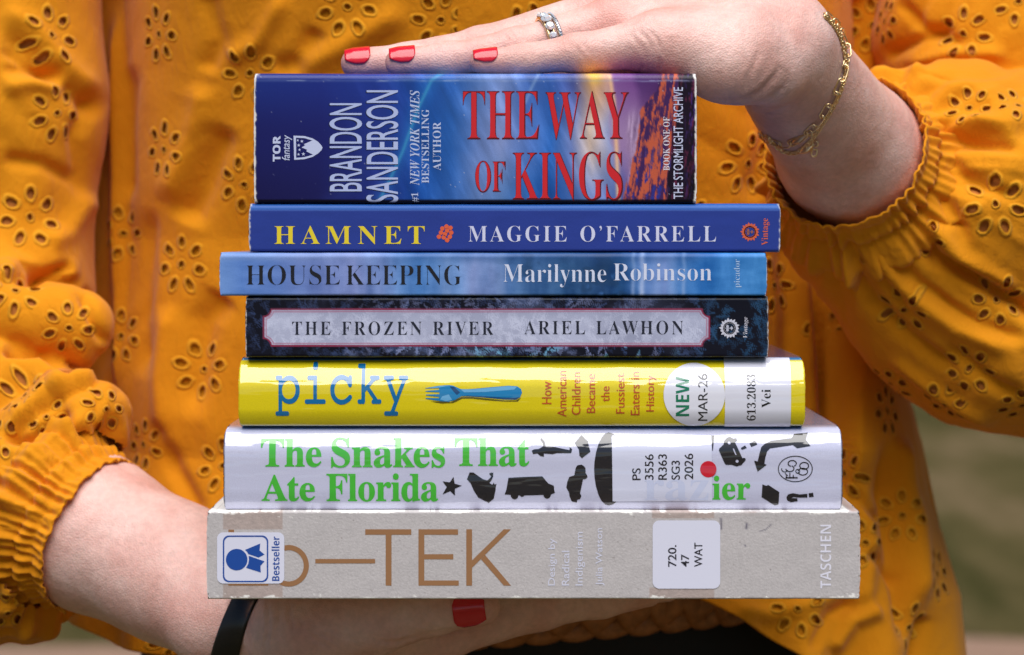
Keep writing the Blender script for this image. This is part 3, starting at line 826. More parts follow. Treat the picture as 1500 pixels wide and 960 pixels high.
cl = b.poly('call_number_label', [[(896.5, 639), (1042.5, 639), (1043, 734), (897.5, 735)]], ink(212, 214, 236, .4, 1.0), off=.00020)
b.text('covered_lettering', 'raz', (944, 703, 1038, 734), ink(200, 206, 234, .4, 1.0), 'serif', off=.00023, parent=cl)
for s_, bx in (('PS', (926, 686, 938.5, 703.5)), ('3556', (944.5, 665.5, 957.5, 703)), ('R363', (964, 665.5, 977, 703)), ('SG3', (983.5, 675, 996, 703)), ('2026', (1002.5, 664.5, 1015.5, 702.5))):
    b.text('lettering', s_, bx, ink(36, 34, 44, .4, 1.0), 'sans', True, weight=.008, off=.00026, parent=cl)
b.poly('red_dot_sticker', [circle(1037.5, 687.5, 12, n=36)], ink(206, 28, 52, .4, 1.0), off=.00028)
em = b.poly('publisher_emblem', [ringband(1165, 687, 25.5, 19.3, 1.3, 48)], bk, off=.00012)
def arc(cx, cy, rx, ry, a0, a1, n=14):
    return [(cx + rx * math.cos(math.radians(a0 + (a1 - a0) * i / n)), cy + ry * math.sin(math.radians(a0 + (a1 - a0) * i / n))) for i in range(n + 1)]
b.poly('monogram', line(arc(1178, 682.5, 6.5, 5, 0, 360, 24), 1.5) + line(arc(1176, 691, 7, 5, -170, 170, 22), 1.4) + line(arc(1168.6, 690.5, 3, 2.8, 0, 360, 16), 1.2)
       + line(arc(1160.5, 679, 6, 4.4, -250, 60, 18), 1.5) + line(arc(1157, 686.5, 6, 4.5, -60, 170, 16), 1.5) + line(arc(1149.5, 687.5, 4.5, 4, 20, 200, 10), 1.3)
       + line([(1151, 700), (1168, 700)], 2.0) + line([(1152, 696.5), (1152, 701)], 1.5) + line([(1157, 693), (1157, 700)], 1.4) + line([(1162, 696), (1162, 700)], 1.3) + line([(1150, 693.5), (1154, 697)], 1.2), bk, off=.00012, parent=em)

# --- 7 grey board book
b = Book('grey_board_book', 'large bare grey cardboard book with brown title and worn edges, lowest of the stack', 302.5, 1260.5, 748.5, 878, .168, art_board, M_BOARD, yoff=-.0065, rt=.7, rb=.6, board=3.0, square=1, step=.0005, ragged=.0003)
br = ink(152, 108, 70, .8)
b.poly('title_lettering', [[(334.5, 776), (343, 776), (343, 858), (334.5, 858)][0:4], [(343, 851), (393, 851), (393, 858), (343, 858)]], br)
b.poly('title_lettering', [ringband(423, 829, 29.5, 30.5, 7.6, 48)], br)
b.poly('title_lettering', [[(462, 819), (549.5, 819), (549.5, 825.5), (462, 825.5)]], br)
b.poly('title_lettering', [[(535, 775.5), (602.5, 775.5), (602.5, 783.5), (535, 783.5)], [(565, 783.5), (573.5, 783.5), (573.5, 858), (565, 858)]], br)
b.poly('title_lettering', [[(613, 775.5), (621.5, 775.5), (621.5, 858), (613, 858)], [(621.5, 775.5), (671, 775.5), (671, 783.5), (621.5, 783.5)], [(621.5, 812), (664, 812), (664, 819.5), (621.5, 819.5)], [(621.5, 850.5), (672, 850.5), (672, 858), (621.5, 858)]], br)
b.poly('title_lettering', [[(683, 775.5), (691.5, 775.5), (691.5, 858), (683, 858)], [(691.5, 821), (738, 775.5), (748.5, 775.5), (710.4, 813), (704.4, 819.2), (691.5, 832)], [(704.6, 819.4), (710.6, 813.2), (748.5, 858), (738, 858)]], br)
wh = ink(214, 214, 232, .7)
for s_, bx in (('Design by', (803, 789, 816, 858)), ('Radical', (823, 807, 834, 858)), ('Indigenism', (843, 779.5, 857, 858)), ('Julia Watson', (872.5, 774, 885.5, 858))):
    b.text('subtitle_lettering', s_, bx, wh, 'sans', True, weight=.002)
b.text('publisher_lettering', 'TASCHEN', (1201.5, 769, 1217.5, 862), ink(226, 224, 238, .7), 'bold', True, weight=-.008)
ws = ink(222, 222, 240, .35)
s1 = b.poly('bestseller_sticker', [rrect(318, 780, 416.5, 855, 9)], ws, off=.0002)
be = ink(26, 74, 158, .4)
b.poly('ribbon_badge', [(rrect(326.5, 784.5, 393, 853, 9), rrect(328.6, 786.6, 390.9, 850.9, 8)[::-1]), circle(346.8, 819.9, 15.8, n=40),
                        crop([(470, 342), (685, 252), (675, 350), (745, 407), (660, 450), (515, 400), (500, 370)], 310, 770, 9.6),
                        crop([(522, 425), (745, 503), (688, 568), (692, 660), (485, 595), (515, 540), (526, 480)], 310, 770, 9.6)], be, off=.00026, parent=s1)
b.text('lettering', 'Bestseller', (398, 786, 409.5, 851), be, 'bold', True, weight=-.004, off=.00026, parent=s1)
s2 = b.poly('call_number_label', [rrect(956, 762.5, 1055, 862.5, 10)], ws, off=.0002)
for s_, bx in (('720.', (978.5, 798.5, 991, 830.5)), ('47', (997.5, 812, 1009.5, 830.5)), ('WAT', (1017, 795, 1029, 830.5))):
    b.text('lettering', s_, bx, ink(44, 42, 52, .5), 'sans', True, weight=.010, off=.00026, parent=s2)

# ------------------------------------------------------------------ person
# --- rounded solids as distance fields, meshed on one fine grid so a body stays one continuous skin
def R(px, py, Y): return PX(px, py, Y)
ZTOP = ZC + (PYC - 107) * S          # top of the topmost book
ZBOT = ZC + (PYC - 878.6) * S        # underside of the lowest book

def on_top(px, Y, h):                # h mm above the topmost book
    p = PX(px, 0, Y); p[2] = ZTOP + h / 1000; return p

def under(px, Y, d):                 # d mm below the lowest book
    p = PX(px, 0, Y); p[2] = ZBOT - d / 1000; return p

def cone(p, a, b, ra, rb, flat=None):
    """distance to a tapering round rod; flat = (unit axis, factor) squashes it along that axis"""
    q = p - a; ba = b - a
    if flat is not None:
        n, f = np.asarray(flat[0], float), flat[1]
        q = q + n * ((q @ n)[:, None] * (f - 1)); ba = ba + n * ((ba @ n) * (f - 1))
    t = np.clip((q @ ba) / (ba @ ba + 1e-12), 0, 1)
    return np.linalg.norm(q - t[:, None] * ba, axis=1) - (ra + (rb - ra) * t)

def smin(a, b, k):
    h = np.clip(0.5 + 0.5 * (b - a) / k, 0, 1)
    return b * (1 - h) + a * h - k * h * (1 - h)

def chain(p, pts, rs, k=0.003, flat=None):
    d = None
    for i in range(len(pts) - 1):
        e = cone(p, pts[i], pts[i + 1], rs[i] / 1000, rs[i + 1] / 1000, flat)
        d = e if d is None else smin(d, e, k)
    return d

def surface_nets(f, lo, hi, h):
    bs = 8
    nb = np.ceil((np.asarray(hi) - lo) / (h * bs)).astype(int)
    lo = np.asarray(lo, float)
    B = np.stack(np.meshgrid(*[np.arange(n) for n in nb], indexing='ij'), -1).reshape(-1, 3)
    C = lo + (B * bs + bs / 2) * h
    d = np.concatenate([f(C[i:i + 200000]) for i in range(0, len(C), 200000)])
    B = B[np.abs(d) < bs * h * 2.2]
    g = np.stack(np.meshgrid(*[np.arange(bs + 1)] * 3, indexing='ij'), -1)
    NX, NY, NZ = [int(n * bs + 2) for n in nb]
    key = lambda c: (c[..., 0].astype(np.int64) * NY + c[..., 1]) * NZ + c[..., 2]
    ks, vs, qs = [], [], []
    for s0 in range(0, len(B), 400):
        bb = B[s0:s0 + 400]
        G = bb[:, None, None, None, :] * bs + g[None]
        val = f((lo + G.reshape(-1, 3) * h)).reshape(len(bb), bs + 1, bs + 1, bs + 1)
        s = val < 0
        cnt = np.zeros((len(bb), bs, bs, bs), int); acc = np.zeros((len(bb), bs, bs, bs, 3))
        corners = [(i, j, k) for i in (0, 1) for j in (0, 1) for k in (0, 1)]
        sub = lambda A, c: A[:, c[0]:c[0] + bs, c[1]:c[1] + bs, c[2]:c[2] + bs]
        for c in corners:
            for ax in range(3):
                if c[ax] == 1: continue
                c2 = list(c); c2[ax] = 1
                a, b_ = sub(val, c), sub(val, c2)
                x = (a < 0) != (b_ < 0)
                t = np.where(x, a / np.where(x, a - b_, 1), 0)
                cnt += x
                for m in range(3):
                    acc[..., m] += np.where(x, c[m] + (t if m == ax else 0), 0)
        act = np.nonzero(cnt > 0)
        if len(act[0]):
            cell = bb[act[0]] * bs + np.stack(act[1:], -1)
            ks.append(key(cell)); vs.append(lo + (cell + acc[act] / cnt[act][:, None]) * h)
        for ax in range(3):
            sl0 = s[:, :bs, :bs, :bs]
            c2 = [0, 0, 0]; c2[ax] = 1
            sl1 = sub(s, c2)
            e = np.nonzero(sl0 != sl1)
            if not len(e[0]): continue
            gp = bb[e[0]] * bs + np.stack(e[1:], -1)
            u, w = (ax + 1) % 3, (ax + 2) % 3
            du = np.zeros(3, int); du[u] = 1
            dw = np.zeros(3, int); dw[w] = 1
            q = np.stack([key(gp - du - dw), key(gp - dw), key(gp), key(gp - du)], -1)
            ok = (gp[:, u] > 0) & (gp[:, w] > 0)
            flip = ~sl0[e]
            q[flip] = q[flip][:, ::-1]
            qs.append(q[ok])
    K = np.concatenate(ks); V = np.concatenate(vs); Q = np.concatenate(qs)
    K, first = np.unique(K, return_index=True); V = V[first]
    idx = np.searchsorted(K, Q); idx = np.clip(idx, 0, len(K) - 1)
    good = (K[idx] == Q).all(1)
    return V, idx[good].astype(np.int64)

def smooth_verts(V, F, it, lam=.5, w=None):
    E = np.unique(np.sort(np.concatenate([F[:, [0, 1]], F[:, [1, 2]], F[:, [2, 3]], F[:, [3, 0]]]), axis=1), axis=0)
    n = len(V); deg = np.bincount(E.ravel(), minlength=n)[:, None].astype(float)
    for _ in range(it):
        A = np.zeros_like(V)
        for a in range(3):
            A[:, a] = np.bincount(E[:, 0], weights=V[E[:, 1], a], minlength=n) + np.bincount(E[:, 1], weights=V[E[:, 0], a], minlength=n)
        d = (A / np.maximum(deg, 1) - V) * lam
        V = V + (d if w is None else d * w[:, None])
    return V

# --- upper hand (her left): fingers along the top of the stack, little finger nearest the camera
def m(*a): return [np.asarray(x) for x in a]
TOPF = {
 'little': (m(on_top(706, .012, 5.0), on_top(768, .013, 5.9), on_top(846, .016, 8.6), on_top(960, .022, 13)), [4.7, 5.7, 7.2, 10.5]),
 'ring':   (m(on_top(586, .030, 6.0), on_top(655, .031, 7.0), on_top(757, .034, 11.5), on_top(905, .040, 22)), [5.7, 6.4, 7.8, 10.5]),
 'middle': (m(on_top(521, .047, 6.4), on_top(596, .048, 7.7), on_top(706, .050, 13), on_top(885, .057, 26)), [6.0, 6.7, 8.0, 11]),
 'index':  (m(on_top(566, .068, 6.4), on_top(640, .068, 7.6), on_top(735, .069, 12.5), on_top(890, .074, 26)), [6.0, 6.7, 7.8, 11]),
}
TOPTHUMB = (m(on_top(770, .104, 7), on_top(850, .105, 9), on_top(940, .100, 13), on_top(1050, .082, 16)), [7, 8.5, 10, 13])
W1 = R(1136, 68, .052)               # upper wrist
CU1 = R(1243, 222, .138)             # inside the right-hand cuff
EL1 = R(1520, 420, .30); SH1 = R(1330, -420, .33)
PALM1 = m(on_top(1085, .028, 12), on_top(1090, .040, 17), on_top(1095, .052, 21), on_top(1095, .066, 21))

def f_top(p):
    d = None
    for n_, (pts, rs) in TOPF.items():
        e = chain(p, pts, rs, .004)
        d = e if d is None else smin(d, e, .0012)
    palm = None
    for (pts, rs), w in zip(TOPF.values(), PALM1):
        e = cone(p, pts[-1], w, rs[-1] / 1000, .0165)
        palm = e if palm is None else smin(palm, e, .008)
    palm = smin(palm, cone(p, on_top(985, .021, 11.5), on_top(1062, .023, 4), .0115, .0128), .010)      # heel of the hand
    palm = smin(palm, cone(p, on_top(1062, .023, 4), R(1122, 95, .035), .0128, .0165), .008)
    palm = smin(palm, chain(p, *TOPTHUMB, .004), .008)
    d = smin(d, palm, .006)
    arm = smin(cone(p, PALM1[2], W1, .019, .0215), cone(p, W1, CU1, .0225, .0290), .010)
    arm = smin(arm, cone(p, CU1, EL1, .0290, .037), .010)
    arm = smin(arm, cone(p, EL1, SH1, .038, .05), .012)
    d = smin(d, arm, .006)
    return d

# --- lower hand (her right): palm up under the stack, thumb towards the camera
THUMB2 = (m(under(704, .040, 7.6), under(640, .042, 9.6), under(545, .046, 15), under(430, .056, 20)), [7.7, 9.0, 13, 19])
LOWF = {
 'index':  (m(under(948, .086, 7.2), under(880, .081, 9.2), under(790, .076, 12), under(640, .077, 20)), [6.6, 8.0, 9.6, 14]),
 'middle': (m(under(975, .106, 7.4), under(900, .103, 8.6), under(800, .100, 11.5), under(650, .100, 19)), [6.8, 7.8, 9.2, 13]),
 'ring':   (m(under(940, .126, 7.2), under(870, .124, 8.6), under(780, .122, 11), under(640, .121, 18)), [6.5, 7.4, 8.8, 12]),
 'little': (m(under(870, .144, 6.2), under(815, .143, 7.2), under(750, .142, 9), under(630, .140, 15)), [5.4, 6.2, 7.4, 11]),
}
W2 = under(352, .088, 19.5)
M2 = R(250, 838, .118)
CU2 = R(136, 782, .136)
EL2 = R(-60, 560, .30); SH2 = R(120, -420, .33)
PALM2 = m(under(430, .064, 20), under(435, .082, 20), under(440, .100, 20), under(440, .116, 19))
ZUP = ((0, 0, 1), 1.28)

def f_low(p):
    d = None
    for n_, (pts, rs) in LOWF.items():
        e = chain(p, pts, rs, .004)
        d = e if d is None else smin(d, e, .0012)
    palm = None
    for (pts, rs), w in zip(LOWF.values(), PALM2):
        e = cone(p, pts[-1], w, rs[-1] / 1000, .018)
        palm = e if palm is None else smin(palm, e, .010)
    th = chain(p, *THUMB2, .004)
    palm = smin(palm, th, .0055)
    d = smin(d, palm, .006)
    arm = smin(cone(p, PALM2[1], W2, .021, .026, ZUP), cone(p, W2, M2, .0255, .0290, ((0, 0, 1), 1.12)), .014)
    arm = smin(arm, cone(p, M2, CU2, .0290, .0310), .012)
    arm = smin(arm, cone(p, CU2, EL2, .0310, .038), .012)
    arm = smin(arm, cone(p, EL2, SH2, .039, .05), .012)
    return smin(d, arm, .010)

def f_torso(p):
    q = (p - np.array([-.012, .305, 0])) * np.array([1, 1.55, 1])
    z = p[:, 2]
    w = np.interp(z, [.70, .90, 1.02, 1.12, 1.30, 1.42, 1.47], [.150, .128, .122, .130, .150, .160, .02])
    d = (np.hypot(q[:, 0], q[:, 1]) - w) * .7
    d = np.maximum(d, .72 - z)
    d = smin(d, cone(p, np.array([-.012, .32, 1.40]), np.array([-.012, .30, 1.54]), .06, .052), .03)
    return d

def body_mesh():
    a = surface_nets(f_top, (-.085, -.02, .90 + .19), (.20, .19, 1.22), .00105)
    b_ = surface_nets(f_low, (-.215, .005, .90), (.085, .20, 1.02), .00105)
    full = lambda p: np.minimum(np.minimum(f_torso(p), chain(p, [CU1, EL1, SH1], [28.6, 36.5, 49])), chain(p, [CU2, EL2, SH2], [30.5, 37.5, 49]))
    c = surface_nets(full, (-.34, .10, .70), (.34, .50, 1.56), .005)
    return [a, b_, c]

# skin creases, in photograph pixels: (points, half-width, depth mm, which hand)
CREASE = [
 ([(1070, 150), (1092, 146), (1112, 136), (1130, 118), (1142, 100)], 3.6, .75), ([(1086, 156), (1112, 150), (1136, 138), (1152, 122)], 2.8, .5), ([(1104, 168), (1128, 166), (1156, 152)], 2.6, .3), ([(1094, 142), (1096, 116), (1108, 88), (1114, 70)], 3.6, .3),
 ([(838, 62), (848, 74), (856, 84)], 2.0, .5), ([(848, 58), (858, 70), (862, 80)], 2.0, .5), ([(830, 60), (838, 72), (846, 82)], 1.8, .4),
 ([(936, 46), (950, 58), (956, 72)], 2.6, .4), ([(948, 44), (962, 58), (968, 76)], 2.6, .4), ([(922, 50), (934, 62), (942, 76)], 2.4, .35), ([(962, 78), (968, 92), (964, 106)], 2.0, .5), ([(942, 96), (936, 106)], 2, .4),
 ([(745, 46), (752, 54), (756, 62)], 1.9, .45), ([(755, 44), (763, 53), (767, 61)], 1.9, .45), ([(737, 48), (744, 56), (748, 64)], 1.8, .35),
 ([(648, 60), (654, 66), (657, 74)], 1.8, .3), ([(658, 58), (664, 65), (667, 72)], 1.8, .3), ([(768, 70), (774, 78), (776, 86)], 1.8, .3), ([(778, 68), (784, 77), (786, 86)], 1.8, .3),
 ([(392, 880), (394, 915), (388, 955)], 2.4, .6), ([(409, 880), (408, 915), (398, 950)], 2.2, .5), ([(424, 880), (424, 905), (432, 925)], 2.4, .9), ([(434, 900), (452, 930), (478, 948)], 2.2, .5), ([(440, 886), (470, 928), (500, 944)], 2.0, .4),
 ([(452, 884), (484, 924), (520, 938)], 2.0, .3), ([(608, 888), (612, 902), (622, 914)], 2.2, .55), ([(618, 886), (622, 900), (634, 912)], 2.2, .55), ([(628, 886), (630, 896), (642, 906)], 2.0, .4), ([(606, 904), (616, 916), (650, 922)], 2.0, .35),
 ([(838, 884), (842, 892), (834, 900)], 2, .4), ([(852, 882), (858, 892), (866, 898)], 2, .4), ([(830, 896), (850, 890), (870, 890)], 1.8, .3), ([(866, 888), (872, 898), (882, 902)], 2, .35), ([(536, 936), (580, 942), (610, 932), (650, 926), (700, 918)], 3.0, .5),
 ([(560, 934), (600, 926), (640, 922)], 2.2, .3),
]

def skin_mat():
    mt, N, L, b = new_mat('skin')
    tc = N.new('ShaderNodeTexCoord')
    n1 = N.new('ShaderNodeTexNoise'); n1.inputs['Scale'].default_value = 55; n1.inputs['Detail'].default_value = 6
    L.new(tc.outputs['Object'], n1.inputs['Vector'])
    cr = N.new('ShaderNodeValToRGB'); e = cr.color_ramp.elements
    e[0].position = .32; e[0].color = rgba(222, 168, 156); e[1].position = .68; e[1].color = rgba(236, 196, 186)
    x = e.new(.5); x.color = rgba(230, 183, 172)
    L.new(n1.outputs[0], cr.inputs[0])
    n3 = N.new('ShaderNodeTexNoise'); n3.inputs['Scale'].default_value = 420; n3.inputs['Detail'].default_value = 3
    L.new(tc.outputs['Object'], n3.inputs['Vector'])
    mr = N.new('ShaderNodeMapRange'); mr.inputs[1].default_value = .35; mr.inputs[2].default_value = .65; mr.inputs[3].default_value = .93; mr.inputs[4].default_value = 1.05
    L.new(n3.outputs[0], mr.inputs[0])
    fa = N.new('ShaderNodeAttribute'); fa.attribute_name = 'flush'
    fm = N.new('ShaderNodeMix'); fm.data_type = 'RGBA'; fm.inputs['B'].default_value = rgba(214, 138, 126)
    fs_ = N.new('ShaderNodeMath'); fs_.operation = 'MULTIPLY'; fs_.inputs[1].default_value = .62; L.new(fa.outputs['Fac'], fs_.inputs[0])
    L.new(fs_.outputs[0], fm.inputs['Factor']); L.new(cr.outputs[0], fm.inputs['A'])
    hs = N.new('ShaderNodeHueSaturation'); L.new(fm.outputs['Result'], hs.inputs['Color']); L.new(mr.outputs[0], hs.inputs['Value'])
    L.new(hs.outputs[0], b.inputs['Base Color'])
    setp(b, Roughness=.46, Subsurface_Weight=.12, Subsurface_Scale=.002)
    b.inputs['Subsurface Radius'].default_value = (1.0, .35, .2)
    b.inputs['Specular IOR Level'].default_value = .4
    vo = N.new('ShaderNodeTexVoronoi'); vo.inputs['Scale'].default_value = 1300
    L.new(tc.outputs['Object'], vo.inputs['Vector'])
    wv = N.new('ShaderNodeTexNoise'); wv.inputs['Scale'].default_value = 420; wv.inputs['Detail'].default_value = 5
    L.new(tc.outputs['Object'], wv.inputs['Vector'])
    ad = N.new('ShaderNodeMath'); ad.operation = 'ADD'; L.new(vo.outputs['Distance'], ad.inputs[0]); L.new(wv.outputs[0], ad.inputs[1])
    bp = N.new('ShaderNodeBump'); bp.inputs['Strength'].default_value = .32; bp.inputs['Distance'].default_value = .0005
    L.new(ad.outputs[0], bp.inputs['Height']); L.new(bp.outputs[0], b.inputs['Normal'])
    return mt
SKIN = skin_mat()

def build_body():
    parts = body_mesh()
    Vs, Fs, o = [], [], 0
    for i, (V, F) in enumerate(parts):
        if i < 2:
            N_ = vnormals(V, F)
            u, w = to_px(V)
            front = sstep(.25, -.15, N_[:, 1])
            dep = np.zeros(len(V))
            for pts, hw, mm in CREASE:
                d, _, t = polydist(u, w, pts)
                dep += mm * (np.exp(-(d / hw) ** 2) - .35 * np.exp(-((d - 2.4 * hw) / (1.3 * hw)) ** 2)) * np.clip(np.sin(np.pi * np.clip(t, .06, .94)) * 1.6, 0, 1)
            q = fbm(V[:, 0] * 90, V[:, 1] * 90, V[:, 2] * 90, seed=5)
            V = V - N_ * (dep * front / 1000 * .95)[:, None] + N_ * (q * .0005)[:, None]
        Vs.append(V); Fs.append(F + o); o += len(V)
    VV = np.concatenate(Vs)
    me = np_mesh('person', VV, np.concatenate(Fs))
    fl = np.zeros(len(VV))
    for fs in (TOPF, LOWF):
        for pts, rs in fs.values():
            for p_, rad_, am in ((pts[0], .011, .9), (pts[1], .008, .35), (pts[2], .011, .6), (pts[3], .014, .55)):
                fl = np.maximum(fl, am * np.exp(-(np.linalg.norm(VV - p_, axis=1) / (rad_ * 1.15)) ** 4))
    fl = np.maximum(fl, .8 * np.exp(-(np.linalg.norm(VV - THUMB2[0][0], axis=1) / .013) ** 4))
    fl = fl * (.75 + .5 * fbm(VV[:, 0] * 120, VV[:, 1] * 120, VV[:, 2] * 120, seed=9))
    at = me.attributes.new('flush', 'FLOAT', 'POINT'); at.data.foreach_set('value', fl.astype(np.float32))
    return link('person', me, SKIN)
PERSON = tag(build_body(), 'woman in a mustard eyelet blouse holding the stack of books between her hands', 'person')

# --- nails: patches shrunk on to the fingertips
def ray_to_skin(f, o, d, far=.03):
    t = np.full(len(d), 0.0)
    lo_, hi_ = np.zeros(len(d)), np.full(len(d), far)
    for _ in range(26):
        mid = (lo_ + hi_) / 2
        ins = f(o + d * mid[:, None]) < 0
        lo_ = np.where(ins, mid, lo_); hi_ = np.where(ins, hi_, mid)
    return o + d * ((lo_ + hi_) / 2)[:, None]

NAIL = plain('red_nail_varnish', rgba(214, 20, 44), .22, coat=.35)
NAIL_SH = plain('thin_nail_edge', rgba(214, 26, 52), .2)
def nail(f, tip, prev, dorsal, l0, l1, half, label=None):
    """l0..l1: mm along the finger from the tip centre; half: half-angle in degrees"""
    ax = (tip - prev) / np.linalg.norm(tip - prev)
    n = np.asarray(dorsal, float); n = n - ax * (n @ ax); n /= np.linalg.norm(n)
    t = np.cross(ax, n)
    ns, na = 16, 15
    out = []
    for i in range(ns):
        s = i / (ns - 1)
        l = (l0 + (l1 - l0) * s) / 1000
        wf = min(1.0, .45 + 1.1 * math.sqrt(max(0, s)) * 1.0) if s < .35 else 1.0
        wf *= 1 - .42 * max(0, (s - .55) / .45) ** 1.6
        for j in range(na):
            a = math.radians(half * wf * (2 * j / (na - 1) - 1))
            out.append((l, a))
    o = np.array([tip + ax * min(l, .001) for l, a in out])
    # past the fingertip the plate goes straight on
    d = np.array([n * math.cos(a) + t * math.sin(a) for l, a in out])
    P = ray_to_skin(f, o, d)
    over = np.array([max(0, l - .001) for l, a in out])
    P = P + ax * over[:, None] - n * (over * .22)[:, None]
    top = P + d * .00045; bot = P - d * .0004
    V = np.concatenate([top, bot]); I = np.arange(ns * na).reshape(ns, na)
    F = [(I[i, j], I[i + 1, j], I[i + 1, j + 1], I[i, j + 1]) for i in range(ns - 1) for j in range(na - 1)]
    F += [tuple(ns * na + k for k in q[::-1]) for q in F]
    ring = list(I[0]) + list(I[1:, -1]) + list(I[-1, ::-1][1:]) + list(I[::-1, 0][1:-1])
    F += [(ring[k], ring[(k + 1) % len(ring)], ring[(k + 1) % len(ring)] + ns * na, ring[k] + ns * na) for k in range(len(ring))]
    bm = bmesh.new(); vs = [bm.verts.new(tuple(v)) for v in V]
    for q in F: bm.faces.new([vs[i] for i in q])
    bmesh.ops.recalc_face_normals(bm, faces=bm.faces)
    me = bpy.data.meshes.new('fingernail'); bm.to_mesh(me); bm.free()
    me.polygons.foreach_set('use_smooth', np.ones(len(me.polygons), dtype=bool))
    o_ = link('fingernail', me, NAIL, PERSON)
    if label: o_['label'] = label

for nm, (pts, rs) in TOPF.items():
    r = rs[0]
    nail(f_top, pts[0], pts[1], (-.12, -.62, .80) if nm != 'index' else (0, -.1, 1), -6.0, 3.4 if nm == 'little' else 4.2, 58)
nail(f_top, TOPTHUMB[0][0], TOPTHUMB[0][1], (0, .4, .9), -7, 5, 55)
nail(f_low, THUMB2[0][0], THUMB2[0][1], (.05, -1, -.10), -10.0, 2.6, 50)
for nm, (pts, rs) in LOWF.items():
    nail(f_low, pts[0], pts[1], (.05, .95, -.25), -6, 2, 44)

# --- ring, chains, band
GOLD = plain('gold', (1.0, 0.74, 0.40, 1), .30, 1.0)
SILV = plain('white_gold', (0.82, 0.82, 0.84, 1), .18, 1.0)
def gem_mat():
    mt, N, L, b = new_mat('diamond')
    setp(b, Roughness=.03, IOR=2.2)
    b.inputs['Base Color'].default_value = (.86, .88, .92, 1); b.inputs['Metallic'].default_value = .35
    return mt
GEM = gem_mat()

def tube(pts, r, closed=False, n=8):
    pts = np.asarray(pts, float); m_ = len(pts)
    V, F = [], []
    up = np.array([.3, .5, .8])
    for i in range(m_):
        a = pts[(i - 1) % m_] if (closed or i > 0) else pts[i]
        b_ = pts[(i + 1) % m_] if (closed or i < m_ - 1) else pts[i]
        t = (b_ - a) / (np.linalg.norm(b_ - a) + 1e-12)
        u = np.cross(t, up); u /= np.linalg.norm(u) + 1e-12; w = np.cross(t, u); up = w if i else up
        up = np.cross(u, t) if True else up
        rr = r[i] if hasattr(r, '__len__') else r
        for k in range(n):
            q = 2 * math.pi * k / n
            V.append(pts[i] + rr * (u * math.cos(q) + w * math.sin(q)))
    for i in range(m_ if closed else m_ - 1):
        for k in range(n):
            a, c = i * n, ((i + 1) % m_) * n
            F.append((a + k, a + (k + 1) % n, c + (k + 1) % n, c + k))
    if not closed:
        F.append(tuple(range(n))[::-1]); F.append(tuple((m_ - 1) * n + k for k in range(n)))
    return V, F

def join(list_vf):
    V, F = [], []
    for v, f in list_vf:
        o = len(V); V += list(v); F += [tuple(i + o for i in q) for q in f]
    return np.array(V), F

def fix_normals(me):
    bm = bmesh.new(); bm.from_mesh(me); bmesh.ops.recalc_face_normals(bm, faces=bm.faces); bm.to_mesh(me); bm.free()

def add(name, VF, mat, parent, label=None, smooth=True):
    me = np_mesh(name, VF[0], VF[1], smooth)
    fix_normals(me)
    o = link(name, me, mat, parent)
    if label: o['label'] = label
    return o

def build_ring():
    P1, P0 = TOPF['ring'][0][2], TOPF['ring'][0][3]
    c = P1 + (P0 - P1) * .30
    ax = (P0 - P1) / np.linalg.norm(P0 - P1)
    ax = ax + np.array([0, .10, 0]); ax /= np.linalg.norm(ax)
    n = np.array([0, -.35, .94]); n -= ax * (n @ ax); n /= np.linalg.norm(n); t = np.cross(ax, n)
    def loop(off, lift, k=64):
        o = np.array([c + ax * off] * k); d = np.array([n * math.cos(2 * math.pi * i / k) + t * math.sin(2 * math.pi * i / k) for i in range(k)])
        # the finger alone, without its neighbours
        f = lambda p: chain(p, TOPF['ring'][0], TOPF['ring'][1], .004)
        P = ray_to_skin(f, o, d)
        return P + d * lift, d
    L0, d0 = loop(0, .0006)
    ring = add('ring', join([tube(L0 + ax * -.0012, .00075, True), tube(L0 + ax * .0010, .0006, True)]), GOLD, PERSON, 'gold ring set with white stones')
    L1, d1 = loop(.0033, .0007)
    add('band', join([tube(L1, .0009, True)]), SILV, ring)
    k = 64
    for i, sz in ((-9, 1.3), (-5, 1.6), (-1, 1.9), (3, 2.2), (7, 1.9), (11, 1.6)):
        p, d = L0[i % k], d0[i % k]
        s1 = np.cross(d, ax); V = []
        r = sz / 1000
        for rr, hh, q in ((r * .55, 1.0, 0), (r * .95, .55, .39), (r, .35, 0), (r * .2, -.3, 0)):
            for j in range(8):
                a = 2 * math.pi * j / 8 + q
                V.append(p + d * (.0006 + hh * r) + (ax * math.cos(a) + s1 * math.sin(a)) * rr)
        F = [tuple(range(8))] + [tuple(24 + j for j in range(8))[::-1]] + [(a * 8 + j, a * 8 + (j + 1) % 8, (a + 1) * 8 + (j + 1) % 8, (a + 1) * 8 + j) for a in range(3) for j in range(8)]
        add('stone', (np.array(V), F), GEM, ring, smooth=False)
    # small pave stones of the second band
    V = []
    for i in range(-12, 13):
        p, d = L1[i % k], d1[i % k]
        q = [p + d * .0009 + x for x in (ax * .0006, t * .0006, -ax * .0006, -t * .0006)] + [p + d * .0014]
        V.append((q, [(0, 1, 4), (1, 2, 4), (2, 3, 4), (3, 0, 4)]))
    add('pave_stones', join(V), GEM, ring, smooth=False)
build_ring()

def skin_hit(f, px, py, y0=-.03, y1=.25):
    """the first skin point behind a spot seen from the front"""
    Y = np.linspace(y0, y1, 600)
    P = np.stack([PX(px, py, y) for y in Y])
    d = f(P); i = int(np.argmax(d < 0)) if (d < 0).any() else int(np.argmin(d))
    return P[i]

def resample(P, step):
    P = np.asarray(P); seg = np.linalg.norm(np.diff(P, axis=0), axis=1); s = np.concatenate([[0], np.cumsum(seg)])
    n = max(2, int(round(s[-1] / step)))
    t = np.linspace(0, s[-1], n + 1)
    return np.stack([np.interp(t, s, P[:, i]) for i in range(3)], -1)

